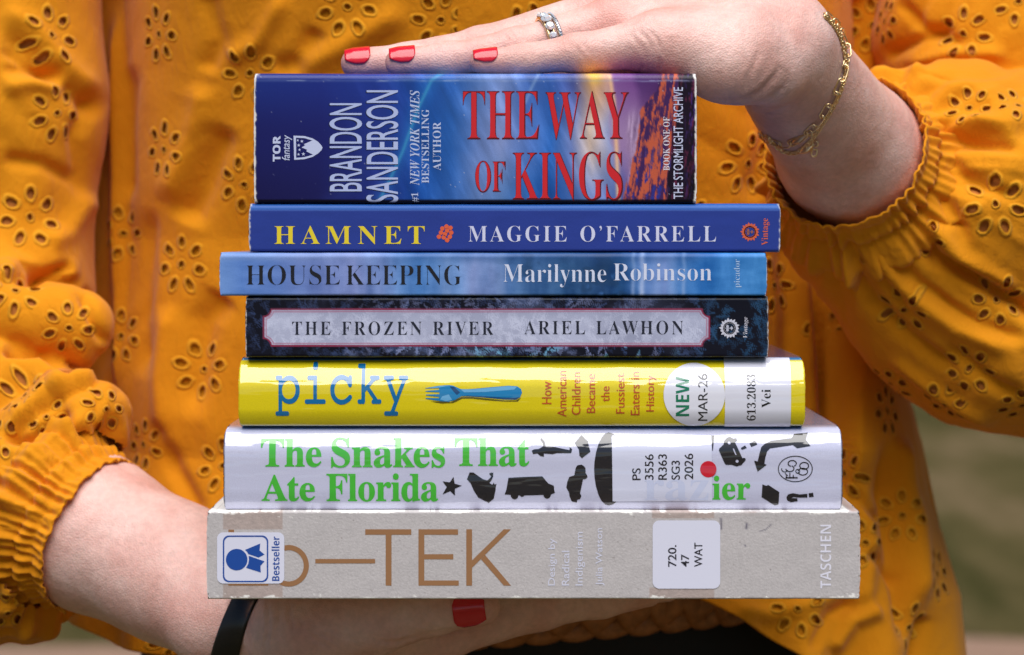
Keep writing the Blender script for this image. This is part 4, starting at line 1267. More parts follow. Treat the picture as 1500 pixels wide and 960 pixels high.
def spline(P, n=12):
    P = np.asarray(P, float); out = []
    Q = np.vstack([2 * P[0] - P[1], P, 2 * P[-1] - P[-2]])
    for i in range(1, len(Q) - 2):
        for k in range(n):
            t = k / n
            out.append(.5 * ((2 * Q[i]) + (Q[i + 1] - Q[i - 1]) * t + (2 * Q[i - 1] - 5 * Q[i] + 4 * Q[i + 1] - Q[i + 2]) * t * t + (-Q[i - 1] + 3 * Q[i] - 3 * Q[i + 1] + Q[i + 2]) * t ** 3))
    out.append(P[-1])
    return np.array(out)

def link_shape(c, t, n, length, width, r):
    """one oval chain link lying along t with its flat side facing n"""
    s = np.cross(t, n); s /= np.linalg.norm(s)
    pts = []
    hl, hw = length / 2, width / 2
    for k in range(7): a = math.pi * k / 6 - math.pi / 2; pts.append(c + t * (hl - hw + hw * math.cos(a)) + s * hw * math.sin(a))
    for k in range(7): a = math.pi * k / 6 + math.pi / 2; pts.append(c + t * (-hl + hw + hw * math.cos(a)) + s * hw * math.sin(a))
    return tube(np.array(pts), r, True, 6)

def chain_links(path, length, width, r, lift, f, overlap=.22):
    P = resample(path, length * (1 - overlap))
    out = []
    for i in range(len(P) - 1):
        c = (P[i] + P[i + 1]) / 2; t = P[i + 1] - P[i]; t /= np.linalg.norm(t)
        e = 1e-4
        g = np.array([f((c + np.eye(3)[a] * e)[None])[0] - f((c - np.eye(3)[a] * e)[None])[0] for a in range(3)])
        g -= t * (g @ t); g /= np.linalg.norm(g) + 1e-9
        s = np.cross(t, g)
        nn = g * math.cos(.35) + s * math.sin(.35) if i % 2 == 0 else s * math.cos(.45) + g * math.sin(.45)
        out.append(link_shape(c + g * lift, t, nn, length, width, r))
    return out

def arm_back(f, a, b_, y_push):
    """points round the far side of an arm between two front points"""
    mid = (a + b_) / 2
    out = []
    for k in range(1, 8):
        q = math.pi * k / 8
        out.append(mid + (a - mid) * math.cos(q) + np.array([0, y_push * math.sin(q), 0]))
    return out

def bracelet(front_px, name, label, maker, clasp_at):
    F_ = [skin_hit(f_top, x, y) for x, y in front_px]
    path = spline(np.array(F_), 10)
    return path

fr1 = [(1208, 24), (1222, 38), (1233, 58), (1238, 75), (1234, 100), (1226, 124), (1214, 148), (1200, 172), (1184, 190), (1164, 205), (1146, 209), (1130, 204), (1120, 196)]
p1 = spline(np.array([skin_hit(f_top, x, y) for x, y in fr1]), 10)
back = arm_back(f_top, p1[-1], p1[0], .052)
loop1 = np.vstack([p1, spline(np.vstack([p1[-1], back, p1[0]]), 8)[1:]])
g1 = add('bracelet', join(chain_links(loop1, .0072, .0029, .00038, .0011, f_top)), GOLD, PERSON, 'gold paper-clip chain bracelet')
fr2 = [(1206, 25), (1220, 40), (1230, 60), (1235, 80), (1237, 104), (1229, 132), (1218, 156), (1206, 176), (1196, 192), (1184, 208), (1168, 221), (1152, 221), (1138, 212), (1126, 198)]
p2 = spline(np.array([skin_hit(f_top, x, y) for x, y in fr2]), 10)
loop2 = np.vstack([p2, spline(np.vstack([p2[-1], arm_back(f_top, p2[-1], p2[0], .053), p2[0]]), 8)[1:]])
g2 = add('bracelet', join(chain_links(loop2, .0021, .0015, .00032, .0008, f_top, .35)), GOLD, PERSON, 'fine gold curb chain bracelet')
def clasp(at, to, parent):
    a, b_ = skin_hit(f_top, *at) + np.array([0, -.0016, 0]), skin_hit(f_top, *to) + np.array([0, -.0016, 0])
    pts = [a + (b_ - a) * t for t in np.linspace(0, 1, 9)]
    rs = [.0005, .0011, .0015, .0017, .0018, .0017, .0013, .0009, .0005]
    e = (b_ - a) / np.linalg.norm(b_ - a)
    rg = link_shape(b_ + e * .0012, e, np.array([0, -1.0, 0]), .0028, .0027, .0004)
    kn = tube([a + (b_ - a) * .3 + np.array([0, 0, .0012]), a + (b_ - a) * .34 + np.array([0, 0, .0027])], .0005)
    add('clasp', join([tube(pts, rs), rg, kn]), GOLD, parent)
clasp((1160, 210), (1183, 197), g1)
clasp((1172, 224), (1191, 212), g2)
rgp = skin_hit(f_top, 1192, 224) + np.array([0, -.0016, 0])
add('end_ring', join([link_shape(rgp, np.array([.2, 0, 1.0]), np.array([0, -1.0, 0]), .0032, .0022, .0004), link_shape(rgp + np.array([.0004, -.0006, .0024]), np.array([.8, 0, .5]), np.array([.3, -1.0, 0]), .0026, .0022, .0004)]), GOLD, g2)

def wristband():
    ax = W2 - M2; ax = np.array([.93, -.12, -.35]); ax /= np.linalg.norm(ax)
    c = under(362, .080, 17)
    n = np.array([0, 0, 1.0]); n -= ax * (n @ ax); n /= np.linalg.norm(n); t = np.cross(ax, n)
    k, V = 96, []
    prof = [(-5.6, .2), (-5.4, .9), (-4.4, 1.3), (0, 1.5), (4.4, 1.3), (5.4, .9), (5.6, .2)]
    for off, lift in prof:
        o = np.array([c + ax * off / 1000] * k)
        d = np.array([n * math.cos(2 * math.pi * i / k) + t * math.sin(2 * math.pi * i / k) for i in range(k)])
        P = ray_to_skin(f_low, o, d, .06)
        V.append(P + d * lift / 1000)
    I = np.arange(len(prof) * k).reshape(len(prof), k); J = np.roll(I, -1, axis=1)
    F = np.stack([I[:-1], J[:-1], J[1:], I[1:]], -1).reshape(-1, 4)
    add('wristband', (np.concatenate(V), F), plain('black_band', (0.008, 0.008, 0.01, 1), .28), PERSON, 'glossy black wristband')
wristband()

# ------------------------------------------------------------------ clothes
def cloth_mat():
    mt, N, L, b = new_mat('mustard_eyelet_cotton')
    out = N['Material Output']
    at = N.new('ShaderNodeAttribute'); at.attribute_name = 'eyelet'
    sx = N.new('ShaderNodeSeparateXYZ'); L.new(at.outputs['Vector'], sx.inputs[0])
    def M(op, a, c=None, d=None):
        n = N.new('ShaderNodeMath'); n.operation = op
        for i, v in enumerate((a, c, d)):
            if v is None: continue
            if isinstance(v, (int, float)): n.inputs[i].default_value = v
            else: L.new(v, n.inputs[i])
        return n.outputs[0]
    X, Y_, rs = sx.outputs[0], sx.outputs[1], sx.outputs[2]
    # a little wobble so no two flowers are punched alike
    tc = N.new('ShaderNodeTexCoord')
    wn = N.new('ShaderNodeTexNoise'); wn.inputs['Scale'].default_value = 170; wn.inputs['Detail'].default_value = 1
    L.new(tc.outputs['Object'], wn.inputs['Vector'])
    wo = N.new('ShaderNodeSeparateColor'); L.new(wn.outputs['Color'], wo.inputs[0])
    X = M('ADD', X, M('MULTIPLY', M('SUBTRACT', wo.outputs[0], .5), .17)); Y_ = M('ADD', Y_, M('MULTIPLY', M('SUBTRACT', wo.outputs[1], .5), .17))
    r = M('SQRT', M('ADD', M('MULTIPLY', X, X), M('MULTIPLY', Y_, Y_)))
    th = M('ARCTAN2', Y_, X)
    step = 2 * math.pi / 7
    res = M('SUBTRACT', th, M('MULTIPLY', M('ROUND', M('DIVIDE', th, step)), step))
    lx = M('SUBTRACT', M('MULTIPLY', r, M('COSINE', res)), .80)
    ly = M('MULTIPLY', r, M('SINE', res))
    q1 = M('DIVIDE', lx, .19); q2 = M('DIVIDE', ly, .132)
    d1 = M('SUBTRACT', M('SQRT', M('ADD', M('MULTIPLY', q1, q1), M('MULTIPLY', q2, q2))), 1)
    d2 = M('SUBTRACT', M('DIVIDE', r, .10), 1)
    d = M('MINIMUM', d1, d2)
    d = M('ADD', d, M('MULTIPLY', M('GREATER_THAN', rs, .02), 9.0))
    hole = N.new('ShaderNodeMapRange'); hole.inputs[1].default_value = -.06; hole.inputs[2].default_value = .06; hole.inputs[3].default_value = 1; hole.inputs[4].default_value = 0
    L.new(d, hole.inputs[0])
    # stitched rim round each hole
    a = M('SUBTRACT', d, .40)
    rim = M('POWER', 2.718, M('MULTIPLY', M('MULTIPLY', a, a), -9.0))
    dn = M('SUBTRACT', d, 1.0)
    dent = M('MULTIPLY', M('POWER', 2.718, M('MULTIPLY', M('MULTIPLY', dn, dn), -6.0)), -.12)
    st = N.new('ShaderNodeTexNoise'); st.inputs['Scale'].default_value = 2600; L.new(tc.outputs['Object'], st.inputs['Vector'])
    rimh = M('ADD', M('MULTIPLY', rim, M('ADD', .8, M('MULTIPLY', st.outputs[0], .4))), dent)
    # weave and soft crumple
    wv = N.new('ShaderNodeTexNoise'); wv.inputs['Scale'].default_value = 1500; wv.inputs['Detail'].default_value = 2; L.new(tc.outputs['Object'], wv.inputs['Vector'])
    cm = N.new('ShaderNodeTexNoise'); cm.inputs['Scale'].default_value = 75; cm.inputs['Detail'].default_value = 5; cm.inputs['Roughness'].default_value = .6; cm.inputs['Distortion'].default_value = .8
    L.new(tc.outputs['Object'], cm.inputs['Vector'])
    ck = N.new('ShaderNodeTexNoise'); ck.inputs['Scale'].default_value = 210; ck.inputs['Detail'].default_value = 4; ck.inputs['Distortion'].default_value = 1.2
    mpk = N.new('ShaderNodeMapping'); mpk.inputs['Rotation'].default_value = (0, .6, 0); mpk.inputs['Scale'].default_value = (1, 1, .35)
    L.new(tc.outputs['Object'], mpk.inputs[0]); L.new(mpk.outputs[0], ck.inputs['Vector'])
    hgt = M('ADD', M('ADD', M('MULTIPLY', rimh, .0007), M('MULTIPLY', wv.outputs[0], .00012)), M('ADD', M('MULTIPLY', cm.outputs[0], .0008), M('MULTIPLY', ck.outputs[0], .0006)))
    bp = N.new('ShaderNodeBump'); bp.inputs['Strength'].default_value = .9; bp.inputs['Distance'].default_value = 1.0
    L.new(hgt, bp.inputs['Height']); L.new(bp.outputs[0], b.inputs['Normal'])
    cv = N.new('ShaderNodeTexNoise'); cv.inputs['Scale'].default_value = 14; cv.inputs['Detail'].default_value = 5; L.new(tc.outputs['Object'], cv.inputs['Vector'])
    cr = N.new('ShaderNodeValToRGB'); cr.color_ramp.elements[0].position = .3; cr.color_ramp.elements[1].position = .7
    cr.color_ramp.elements[0].color = CLOTH_A; cr.color_ramp.elements[1].color = CLOTH_B
    L.new(cv.outputs[0], cr.inputs[0])
    th_ = N.new('ShaderNodeMix'); th_.data_type = 'RGBA'; th_.inputs['B'].default_value = (0.86, 0.40, 0.02, 1)
    L.new(M('MULTIPLY', rim, .8), th_.inputs['Factor']); L.new(cr.outputs[0], th_.inputs['A'])
    L.new(th_.outputs['Result'], b.inputs['Base Color'])
    setp(b, Roughness=.85, Sheen_Weight=.12, Sheen_Roughness=.5)
    b.inputs['Specular IOR Level'].default_value = .15
    tl = N.new('ShaderNodeBsdfTranslucent'); L.new(cr.outputs[0], tl.inputs[0]); L.new(bp.outputs[0], tl.inputs['Normal'])
    m1 = N.new('ShaderNodeMixShader'); m1.inputs[0].default_value = .08; L.new(b.outputs[0], m1.inputs[1]); L.new(tl.outputs[0], m1.inputs[2])
    tr = N.new('ShaderNodeBsdfTransparent')
    m2 = N.new('ShaderNodeMixShader'); L.new(hole.outputs[0], m2.inputs[0]); L.new(m1.outputs[0], m2.inputs[1]); L.new(tr.outputs[0], m2.inputs[2])
    L.new(m2.outputs[0], out.inputs['Surface'])
    return mt
CLOTH_A, CLOTH_B = (0.74, 0.258, 0.004, 1), (0.81, 0.308, 0.007, 1)
CLOTH = cloth_mat()

def set_eyelets(me, V, Nn, flowers, F):
    """per point: place inside the nearest embroidered flower, in units of that flower's radius"""
    u, w = to_px(V)
    uv = np.full((len(V), 3), 9.0); best = np.full(len(V), 1e9); own = np.full(len(V), -1)
    for fi, (fx, fy, fr, rot) in enumerate(flowers):
        c = np.nonzero((np.hypot(u - fx, w - fy) < 6) & (Nn[:, 1] < .1))[0]
        if not len(c): continue
        i = c[np.argmin(V[c, 1])]
        P = V[i]
        dist = np.linalg.norm(V - P, axis=1)
        near = np.nonzero(dist < .03)[0]
        core = near[dist[near] < .008]
        n = Nn[core].mean(0); n /= np.linalg.norm(n)
        rt = np.cross(n, [0, 0, 1.0]); rt = -rt if rt[0] < 0 else rt
        rt /= np.linalg.norm(rt); up = np.cross(n, rt); up = up if up[2] > 0 else -up
        q = V[near] - P
        R_ = fr * .95 * S * (D + P[1]) / D
        a = (q @ rt) / R_; c_ = (q @ up) / R_; hgt = np.abs(q @ n)
        k = math.radians(rot)
        x, y = a * math.cos(k) - c_ * math.sin(k), a * math.sin(k) + c_ * math.cos(k)
        ok = (dist[near] < best[near]) & (hgt < .022) & (Nn[near] @ n > 0.0)
        j = near[ok]
        own[j] = fi; best[j] = dist[j]; uv[j, 0] = x[ok]; uv[j, 1] = y[ok]; uv[j, 2] = np.where(np.hypot(x[ok], y[ok]) < 1.42, 0.0, 9.0)
    mixed = (own[F] != own[F[:, :1]]).any(1)
    uv[F[mixed].ravel(), 2] = 9.0
    at = me.attributes.new('eyelet', 'FLOAT_VECTOR', 'POINT')
    at.data.foreach_set('vector', uv.astype(np.float32).ravel())

def strokes_disp(u, w, strokes):
    """folds given in photograph pixels -> outward displacement in mm"""
    out = np.zeros(len(u))
    for kind, pts, wd, mm in strokes:
        d, side, t = polydist(u, w, pts)
        fade = np.clip(np.minimum(t, 1 - t) * 6, 0, 1)
        fade = fade * fade * (3 - 2 * fade)
        s = d * side
        if kind == 'v':      # valley
            out -= mm * np.exp(-(d / wd) ** 2) * fade
        elif kind == 'r':    # ridge
            out += mm * np.exp(-(d / wd) ** 2) * fade
        elif kind == 's':    # step: raised on the left of the stroke, dropping sharply to its right
            out += mm * fade * np.where(s < 0, np.exp(-(s / (wd * 2.2)) ** 2), -np.exp(-np.abs(s) / wd)) * np.clip(np.abs(s) / 3, 0, 1)
    return out

BLOUSE = empty('blouse', (0, 0, 0)); BLOUSE.parent = PERSON
BLOUSE['label'] = 'mustard eyelet blouse with gathered cuffs'

# --- body of the blouse: a tube round the torso
TORSO_FLOWERS = [(228, 52, 42, 8), (235, 222, 42, 20), (262, 392, 43, 14), (295, 538, 43, 40), (362, 112, 44, 25), (352, 270, 42, 0), (505, 14, 44, 10), (640, 34, 42, 30), (205, 655, 38, 20), (322, 680, 40, 10),
                 (760, -6, 40, 0), (1100, 242, 46, 12), (1140, 420, 40, 0), (1216, 462, 36, 0), (176, 345, 40, 0), (172, 492, 40, 10), (1305, 600, 38, 20), (1316, 756, 38, 10), (1378, 838, 38, 0), (1338, 920, 38, 25), (1262, 795, 36, 0), (1168, 896, 40, 30), (1240, 690, 36, 10),
                 (250, 930, 36, 0), (440, 640, 40, 0), (420, 220, 40, 0), (430, 440, 40, 0), (1282, 40, 40, 5), (1010, 330, 40, 0), (900, 200, 40, 0), (1245, 330, 36, 0)]
TORSO_FOLDS = [
 ('s', [(1212, 230), (1221, 330), (1226, 420), (1229, 520), (1227, 650), (1240, 740)], 36, 12.0),
 ('v', [(332, 180), (300, 270), (272, 330)], 20, 5), ('r', [(300, 120), (286, 200), (240, 300)], 18, 3), ('v', [(196, 90), (190, 200), (192, 300)], 9, 2.5), ('r', [(178, 0), (174, 160), (180, 400), (184, 640)], 10, 4),
 ('v', [(222, 300), (214, 420), (212, 560)], 12, 3), ('v', [(330, 430), (300, 470), (280, 620)], 20, 4), ('r', [(250, 440), (240, 560), (250, 680)], 14, 3), ('v', [(232, 610), (260, 690), (300, 760)], 12, 3),
 ('v', [(470, 40), (440, 90), (400, 105)], 16, 3), ('r', [(600, 10), (500, 70), (430, 100)], 20, 3), ('v', [(300, -20), (320, 60), (300, 110)], 14, 2.5), ('r', [(420, -10), (380, 60), (330, 90)], 14, 2.5),
 ('v', [(1150, 330), (1160, 460), (1158, 600)], 14, 3), ('r', [(1190, 380), (1196, 500), (1200, 640)], 14, 3), ('v', [(1268, 640), (1300, 740), (1318, 860), (1322, 950)], 13, 6), ('r', [(1296, 640), (1336, 760), (1350, 900)], 16, 5),
 ('v', [(1342, 560), (1372, 680), (1396, 780)], 12, 5), ('r', [(1250, 700), (1272, 800), (1262, 900)], 14, 4), ('v', [(1240, 720), (1270, 752), (1296, 760)], 8, 3), ('v', [(1262, 812), (1290, 822), (1322, 860)], 9, 3.5),
 ('r', [(1066, 888), (1130, 900), (1200, 880), (1256, 850)], 14, 3), ('v', [(1180, 960), (1216, 900), (1256, 880)], 10, 3), ('r', [(1222, 960), (1250, 910), (1290, 890)], 12, 4), ('v', [(1360, 900), (1350, 980)], 10, 4),
 ('v', [(1262, -20), (1264, 60), (1258, 120)], 10, 5), ('v', [(1110, 120), (1130, 200), (1100, 300)], 18, 3),
]
def torso():
    hx = [60, 105, 160, 240, 330, 400, 600, 800, 1000, 1045, 1110, 1175, 1300, 1400, 1480]
    hy = [900, 905, 946, 962, 952, 925, 865, 845, 866, 886, 922, 964, 1024, 1010, 990]
    nf, nbk, nz = 430, 70, 400
    ph = np.concatenate([np.linspace(-math.pi / 2 - .25, math.pi / 2 + .25, nf, endpoint=False), np.linspace(math.pi / 2 + .25, 3 * math.pi / 2 - .25, nbk, endpoint=False)])
    zt = 1.34
    zz = np.linspace(0, 1, nz)
    def ring_at(z, ph):
        # half-width, centre and depth of the loose tube at a height
        xl = np.interp(z, [.85, .93, 1.0, 1.10, 1.22, 1.34], [-.220, -.212, -.193, -.186, -.186, -.186])
        xr = np.interp(z, [.85, .93, 1.0, 1.06, 1.12, 1.22, 1.34], [.208, .212, .196, .170, .156, .164, .170])
        yf = np.interp(z, [.85, .93, 1.0, 1.1, 1.22, 1.34], [.178, .189, .203, .201, .174, .176])
        c = (xl + xr) / 2; a = (xr - xl) / 2; bdep = .30 - yf
        sx, cy = np.sin(ph), np.cos(ph)
        p = .62
        x = c + a * np.sign(sx) * np.abs(sx) ** p
        flare_y = .30 - bdep * np.sign(cy) * np.abs(cy) ** .8
        x = x + np.sign(sx) * .034 * sstep(.255, .298, flare_y) * np.where(sx < 0, sstep(.95, 1.0, z), sstep(1.05, 1.09, z)) * (np.cos(ph) > -.3)
        y = .30 - bdep * np.sign(cy) * np.abs(cy) ** .8 * np.where(cy < 0, 1.15, 1)
        return x, y
    T, Pm = np.meshgrid(zz, ph, indexing='ij')
    z_guess = np.full_like(T, .93)
    for _ in range(3):
        x, y = ring_at(z_guess, Pm)
        upx = PXC + x / (S * (D + y) / D)
        hem_px = np.interp(upx, hx, hy)
        hem = ZC + (PYC - hem_px) * S * (D + y) / D
        hem = np.where(np.cos(Pm) < 0, .93, hem)
        z_h = hem
        z_guess = zt + (z_h - zt) * 1.0
    Zz = zt + (hem - zt) * T
    x, y = ring_at(Zz, Pm)
    V = np.stack([x, y, Zz], -1).reshape(-1, 3)
    I = np.arange(nz * len(ph)).reshape(nz, len(ph)); J = np.roll(I, -1, axis=1)
    F = np.stack([I[:-1], I[1:], J[1:], J[:-1]], -1).reshape(-1, 4)
    N_ = vnormals(V, F)
    if N_[np.argmin(V[:, 1]), 1] > 0: F = F[:, ::-1]; N_ = -N_
    u, w = to_px(V)
    front = sstep(.35, -.1, N_[:, 1])
    dsp = strokes_disp(u, w, TORSO_FOLDS) * front * 1.25
    q = fbm(V[:, 0] * 22 + 3, V[:, 1] * 22, V[:, 2] * 7, seed=11, oct=3) * 6.5 + fbm(V[:, 0] * 60, V[:, 1] * 60, V[:, 2] * 32, seed=12, oct=3) * 1.0
    flare = (np.sin(u * .055 + 1.3 * np.sin(w * .006)) * 6 * sstep(820, 1000, w)) * sstep(1000, 1080, u)
    flare = flare + np.sin(u * .07) * 4 * sstep(780, 940, w) * (1 - sstep(330, 420, u))
    wq = fbm(V[:, 0] * 14, V[:, 2] * 10, seed=71, oct=2)
    sl1 = V[:, 0] * 1.0 + V[:, 2] * .45 * np.sign(V[:, 0])
    cr_ = (np.abs(fbm(sl1 * 26 + wq * 1.5, V[:, 2] * 5 + wq, seed=73, oct=3)) - .15) * 2.6
    dsp = dsp + q * .5 + flare + cr_ * front
    V = V + N_ * (dsp / 1000)[:, None]
    V[:, 1] = np.where((u > 330) & (u < 1240) & (w < 900), np.maximum(V[:, 1], .1705), V[:, 1])
    N_ = vnormals(V, F)
    li = np_mesh('inner_layer', V - N_ * .0017, F)
    link('inner_layer', li, plain('mustard_lining', (0.70, 0.26, 0.01, 1), .9, spec=.1), BLOUSE)
    me = np_mesh('bodice', V, F)
    set_eyelets(me, V, N_, TORSO_FLOWERS, F)
    o = link('bodice', me, CLOTH, BLOUSE)
    sd = o.modifiers.new('cloth', 'SOLIDIFY'); sd.thickness = .0006; sd.offset = -1
torso()

# --- sleeves
def axis_frame(a):
    a = a / np.linalg.norm(a); u = np.cross(a, [0, 0, 1.0]); u /= np.linalg.norm(u); return a, u, np.cross(u, a)

AX1 = W1 - CU1; AX1 /= np.linalg.norm(AX1)
AX2 = M2 - CU2; AX2 /= np.linalg.norm(AX2)
def cuff(name, c, ax, R0, flare, length, seed, sx=1.0):
    """elastic cuff: small frill, pinched band, then opening into the sleeve"""
    a, u, w = axis_frame(ax)
    na, nt_ = 420, 46
    th = np.linspace(0, 2 * math.pi, na, endpoint=False)
    rng = np.random.RandomState(seed)
    V = []
    tt = np.linspace(0, 1, nt_)
    gath = sum(rng.uniform(.5, 1) * np.sin(th * k + rng.uniform(0, 6.28)) for k in (34, 41, 47, 53, 62)) / 2.2
    gath2 = sum(rng.uniform(.5, 1) * np.sin(th * k + rng.uniform(0, 6.28)) for k in (13, 17, 22, 29)) / 1.8
    for t in tt:
        l = length * t
        base = R0 + .0012 * math.exp(-(t / .10) ** 2) + .0026 * math.exp(-((t - .36) / .10) ** 2) + flare * max(0, (t - .45) / .55) ** .62 - .007 * float(sstep(.72, 1.0, np.array(t))) - .0004 * math.exp(-((t - .2) / .05) ** 2)
        amp = .0019 * (.3 + .7 * float(sstep(.0, .22, np.array(t)))) * (1 - .55 * t) * (1 - .6 * math.exp(-((t - .2) / .05) ** 2)); amp2 = .0030 * sstep(.25, .8, np.array(t))
        r = base + gath * amp + gath2 * amp2 + .0012 * fbm(th * 8, np.full(na, t * 7), seed=seed)
        ax_w = .0006 * gath2 * (1 - t) + .0016 * fbm(th * 3, np.full(na, t * 2.0), seed=seed + 5)
        P = c - a * l + (np.cos(th) * r * sx)[:, None] * u + (np.sin(th) * r)[:, None] * w - a * ax_w[:, None]
        V.append(P)
    V = np.concatenate(V)
    I = np.arange(na * nt_).reshape(nt_, na); J = np.roll(I, -1, axis=1)
    F = np.stack([I[:-1], I[1:], J[1:], J[:-1]], -1).reshape(-1, 4)
    N_ = vnormals(V, F)
    if ((V - c) * N_).sum() < 0: F = F[:, ::-1]; N_ = -N_
    me = np_mesh('cuff', V, F)
    at = me.attributes.new('eyelet', 'FLOAT_VECTOR', 'POINT'); at.data.foreach_set('vector', np.full(len(V) * 3, 9.0, dtype=np.float32))
    o = link('cuff', me, CLOTH, BLOUSE)
    sd = o.modifiers.new('cloth', 'SOLIDIFY'); sd.thickness = .0009; sd.offset = -1

C1 = R(1237, 220, .134) ; C2 = R(139, 784, .132)
cuff('cuff', C1, AX1, .0350, .017, .040, 3)
cuff('cuff', C2, AX2, .0335, .012, .032, 8)

def f_sleeve_r(p):
    d = cone(p, R(1302, 232, .170), R(1410, 285, .185), .040, .055)
    d = smin(d, cone(p, C1 - AX1 * .050, R(1410, 300, .190), .047, .055), .012)
    d = smin(d, cone(p, R(1410, 285, .185), R(1560, 340, .21), .055, .070), .02)
    d = smin(d, cone(p, R(1335, 395, .178), R(1460, 470, .185), .034, .046), .012)
    d = smin(d, cone(p, R(1222, 332, .172), R(1310, 450, .185), .014, .024), .014)
    d = smin(d, cone(p, R(1360, 520, .190), R(1520, 560, .200), .022, .026), .014)
    e = cone(p, R(1262, 430, .212), R(1400, 580, .212), .014, .013)
    d = smin(d, e, .004)
    up = cone(p, R(1450, -260, .275), R(1462, 60, .265), .050, .054)
    up = smin(up, cone(p, R(1462, 60, .265), R(1580, 330, .28), .054, .075), .02)
    d = smin(d, up, .008)
    d = smin(d, cone(p, R(1450, -260, .275), SH1, .05, .06), .02)
    return np.maximum(d, (p - (C1 - AX1 * .024)) @ AX1)

def f_sleeve_l(p):
    up = cone(p, R(4, -200, .255), R(2, 150, .245), .047, .0455)
    up = smin(up, cone(p, R(2, 150, .245), R(0, 430, .240), .0455, .043), .02)
    d = smin(up, cone(p, R(15, -200, .245), SH2, .047, .06), .02)
    d = smin(d, cone(p, R(-40, 470, .22), R(-60, 640, .24), .045, .05), .02)
    A_ = cone(p, R(-20, 455, .188), R(112, 478, .186), .022, .0175)
    d = smin(d, A_, .002)
    B_ = cone(p, R(-30, 580, .176), R(58, 588, .174), .030, .020)
    d = smin(d, B_, .002)
    Cc = cone(p, R(20, 735, .165), R(128, 612, .150), .046, .018)
    Cc = smin(Cc, cone(p, R(-20, 800, .175), R(60, 815, .155), .046, .036), .012)
    d = smin(d, Cc, .002)
    return np.maximum(d, (p - (C2 - AX2 * .016)) @ AX2)

RF = [(1405, 48, 40, 10), (1462, 296, 46, 14), (1418, 156, 34, 0), (1352, 240, 30, 0), (1345, 345, 36, 10), (1322, 460, 40, 16), (1424, 540, 40, 8), (1248, 356, 34, 0), (1462, 440, 38, 30), (1300, 566, 36, 5), (1378, 598, 36, 0), (1290, 30, 34, 0), (1500, 600, 36, 0), (1492, 150, 38, 20), (1490, 0, 38, 0)]
R_FOLDS = [
 ('v', [(1338, 318), (1372, 380), (1430, 412), (1500, 452), (1530, 470)], 9, 6.5), ('r', [(1345, 300), (1400, 372), (1500, 430)], 12, 4),
 ('v', [(1370, 196), (1430, 210), (1500, 222)], 8, 4.0), ('r', [(1345, 180), (1420, 176), (1500, 196)], 12, 3.5), ('v', [(1366, 214), (1420, 262), (1500, 292)], 8, 3.0), ('v', [(1352, 256), (1392, 300), (1420, 360)], 8, 3),
 ('v', [(1330, 300), (1390, 330), (1420, 334)], 6, 2.5), ('v', [(1225, 352), (1280, 440), (1340, 500), (1420, 560)], 10, 3.0), ('r', [(1240, 330), (1320, 420), (1400, 480), (1500, 520)], 14, 3.5), ('v', [(1290, 350), (1350, 420), (1440, 480), (1510, 500)], 9, 3.0),
 ('v', [(1270, 350), (1290, 400), (1330, 450)], 6, 2.5), ('v', [(1340, 100), (1400, 112), (1500, 100)], 9, 3.0), ('v', [(1290, 84), (1340, 60), (1400, 36)], 9, 4), ('r', [(1320, 96), (1400, 76), (1480, 80)], 10, 3), ('v', [(1320, 0), (1350, 40), (1420, 70)], 8, 3),
 ('v', [(1380, 500), (1450, 560), (1500, 580)], 10, 3), ('r', [(1300, 520), (1380, 580), (1460, 620)], 9, 3),
]
LF = [(82, 52, 45, 10), (90, 165, 43, 4), (48, 316, 46, 16), (100, 486, 38, 8), (32, 575, 40, 20), (158, 596, 34, 0), (44, 742, 38, 30), (66, 606, 30, 0), (10, 905, 40, 0), (-6, 640, 36, 0), (24, 420, 40, 0)]
L_FOLDS = [
 ('v', [(0, 40), (60, 96), (110, 138), (160, 165)], 14, 4), ('r', [(0, 10), (50, 40), (100, 96), (150, 140)], 14, 2.5), ('v', [(0, 70), (40, 96), (90, 120)], 8, 3), ('r', [(0, 130), (50, 120), (110, 130)], 12, 3),
 ('v', [(0, 232), (60, 240), (120, 270)], 10, 3), ('v', [(0, 100), (60, 108), (100, 104)], 8, 3), ('v', [(140, 140), (110, 200), (120, 300)], 12, 3), ('r', [(60, 360), (100, 340), (140, 280)], 16, 3),
 ('s', [(110, 566), (60, 534), (0, 516)], 14, 4), ('s', [(-10, 412), (50, 398), (118, 412)], 14, 3), ('s', [(0, 640), (60, 596), (110, 562), (160, 548)], 14, 4), ('v', [(20, 400), (60, 404), (100, 392)], 7, 6), ('v', [(0, 520), (60, 526), (110, 556)], 8, 6), ('v', [(118, 420), (140, 470), (158, 510)], 8, 4), ('v', [(0, 640), (50, 640), (100, 600)], 9, 7),
 ('v', [(20, 700), (80, 690), (120, 700)], 8, 2.5), ('v', [(70, 640), (110, 660), (150, 690)], 8, 2.5), ('r', [(40, 680), (90, 650), (130, 600)], 12, 3), ('v', [(0, 790), (50, 800), (84, 806)], 7, 3), ('v', [(0, 840), (40, 838), (80, 836)], 7, 3.5),
 ('r', [(0, 815), (40, 820), (84, 820)], 7, 3), ('r', [(0, 864), (40, 860), (80, 858)], 8, 3), ('v', [(150, 570), (140, 620), (160, 670)], 7, 2), ('r', [(170, 590), (172, 640), (184, 680)], 8, 2.5),
]
SLEEVE_HOLE_BACKING = plain('sleeve_hole_backing', (0.55, 0.19, 0.04, 1), .9, spec=.1)  # added skin-brown layer behind the eyelets, lightens holes where the arm would show
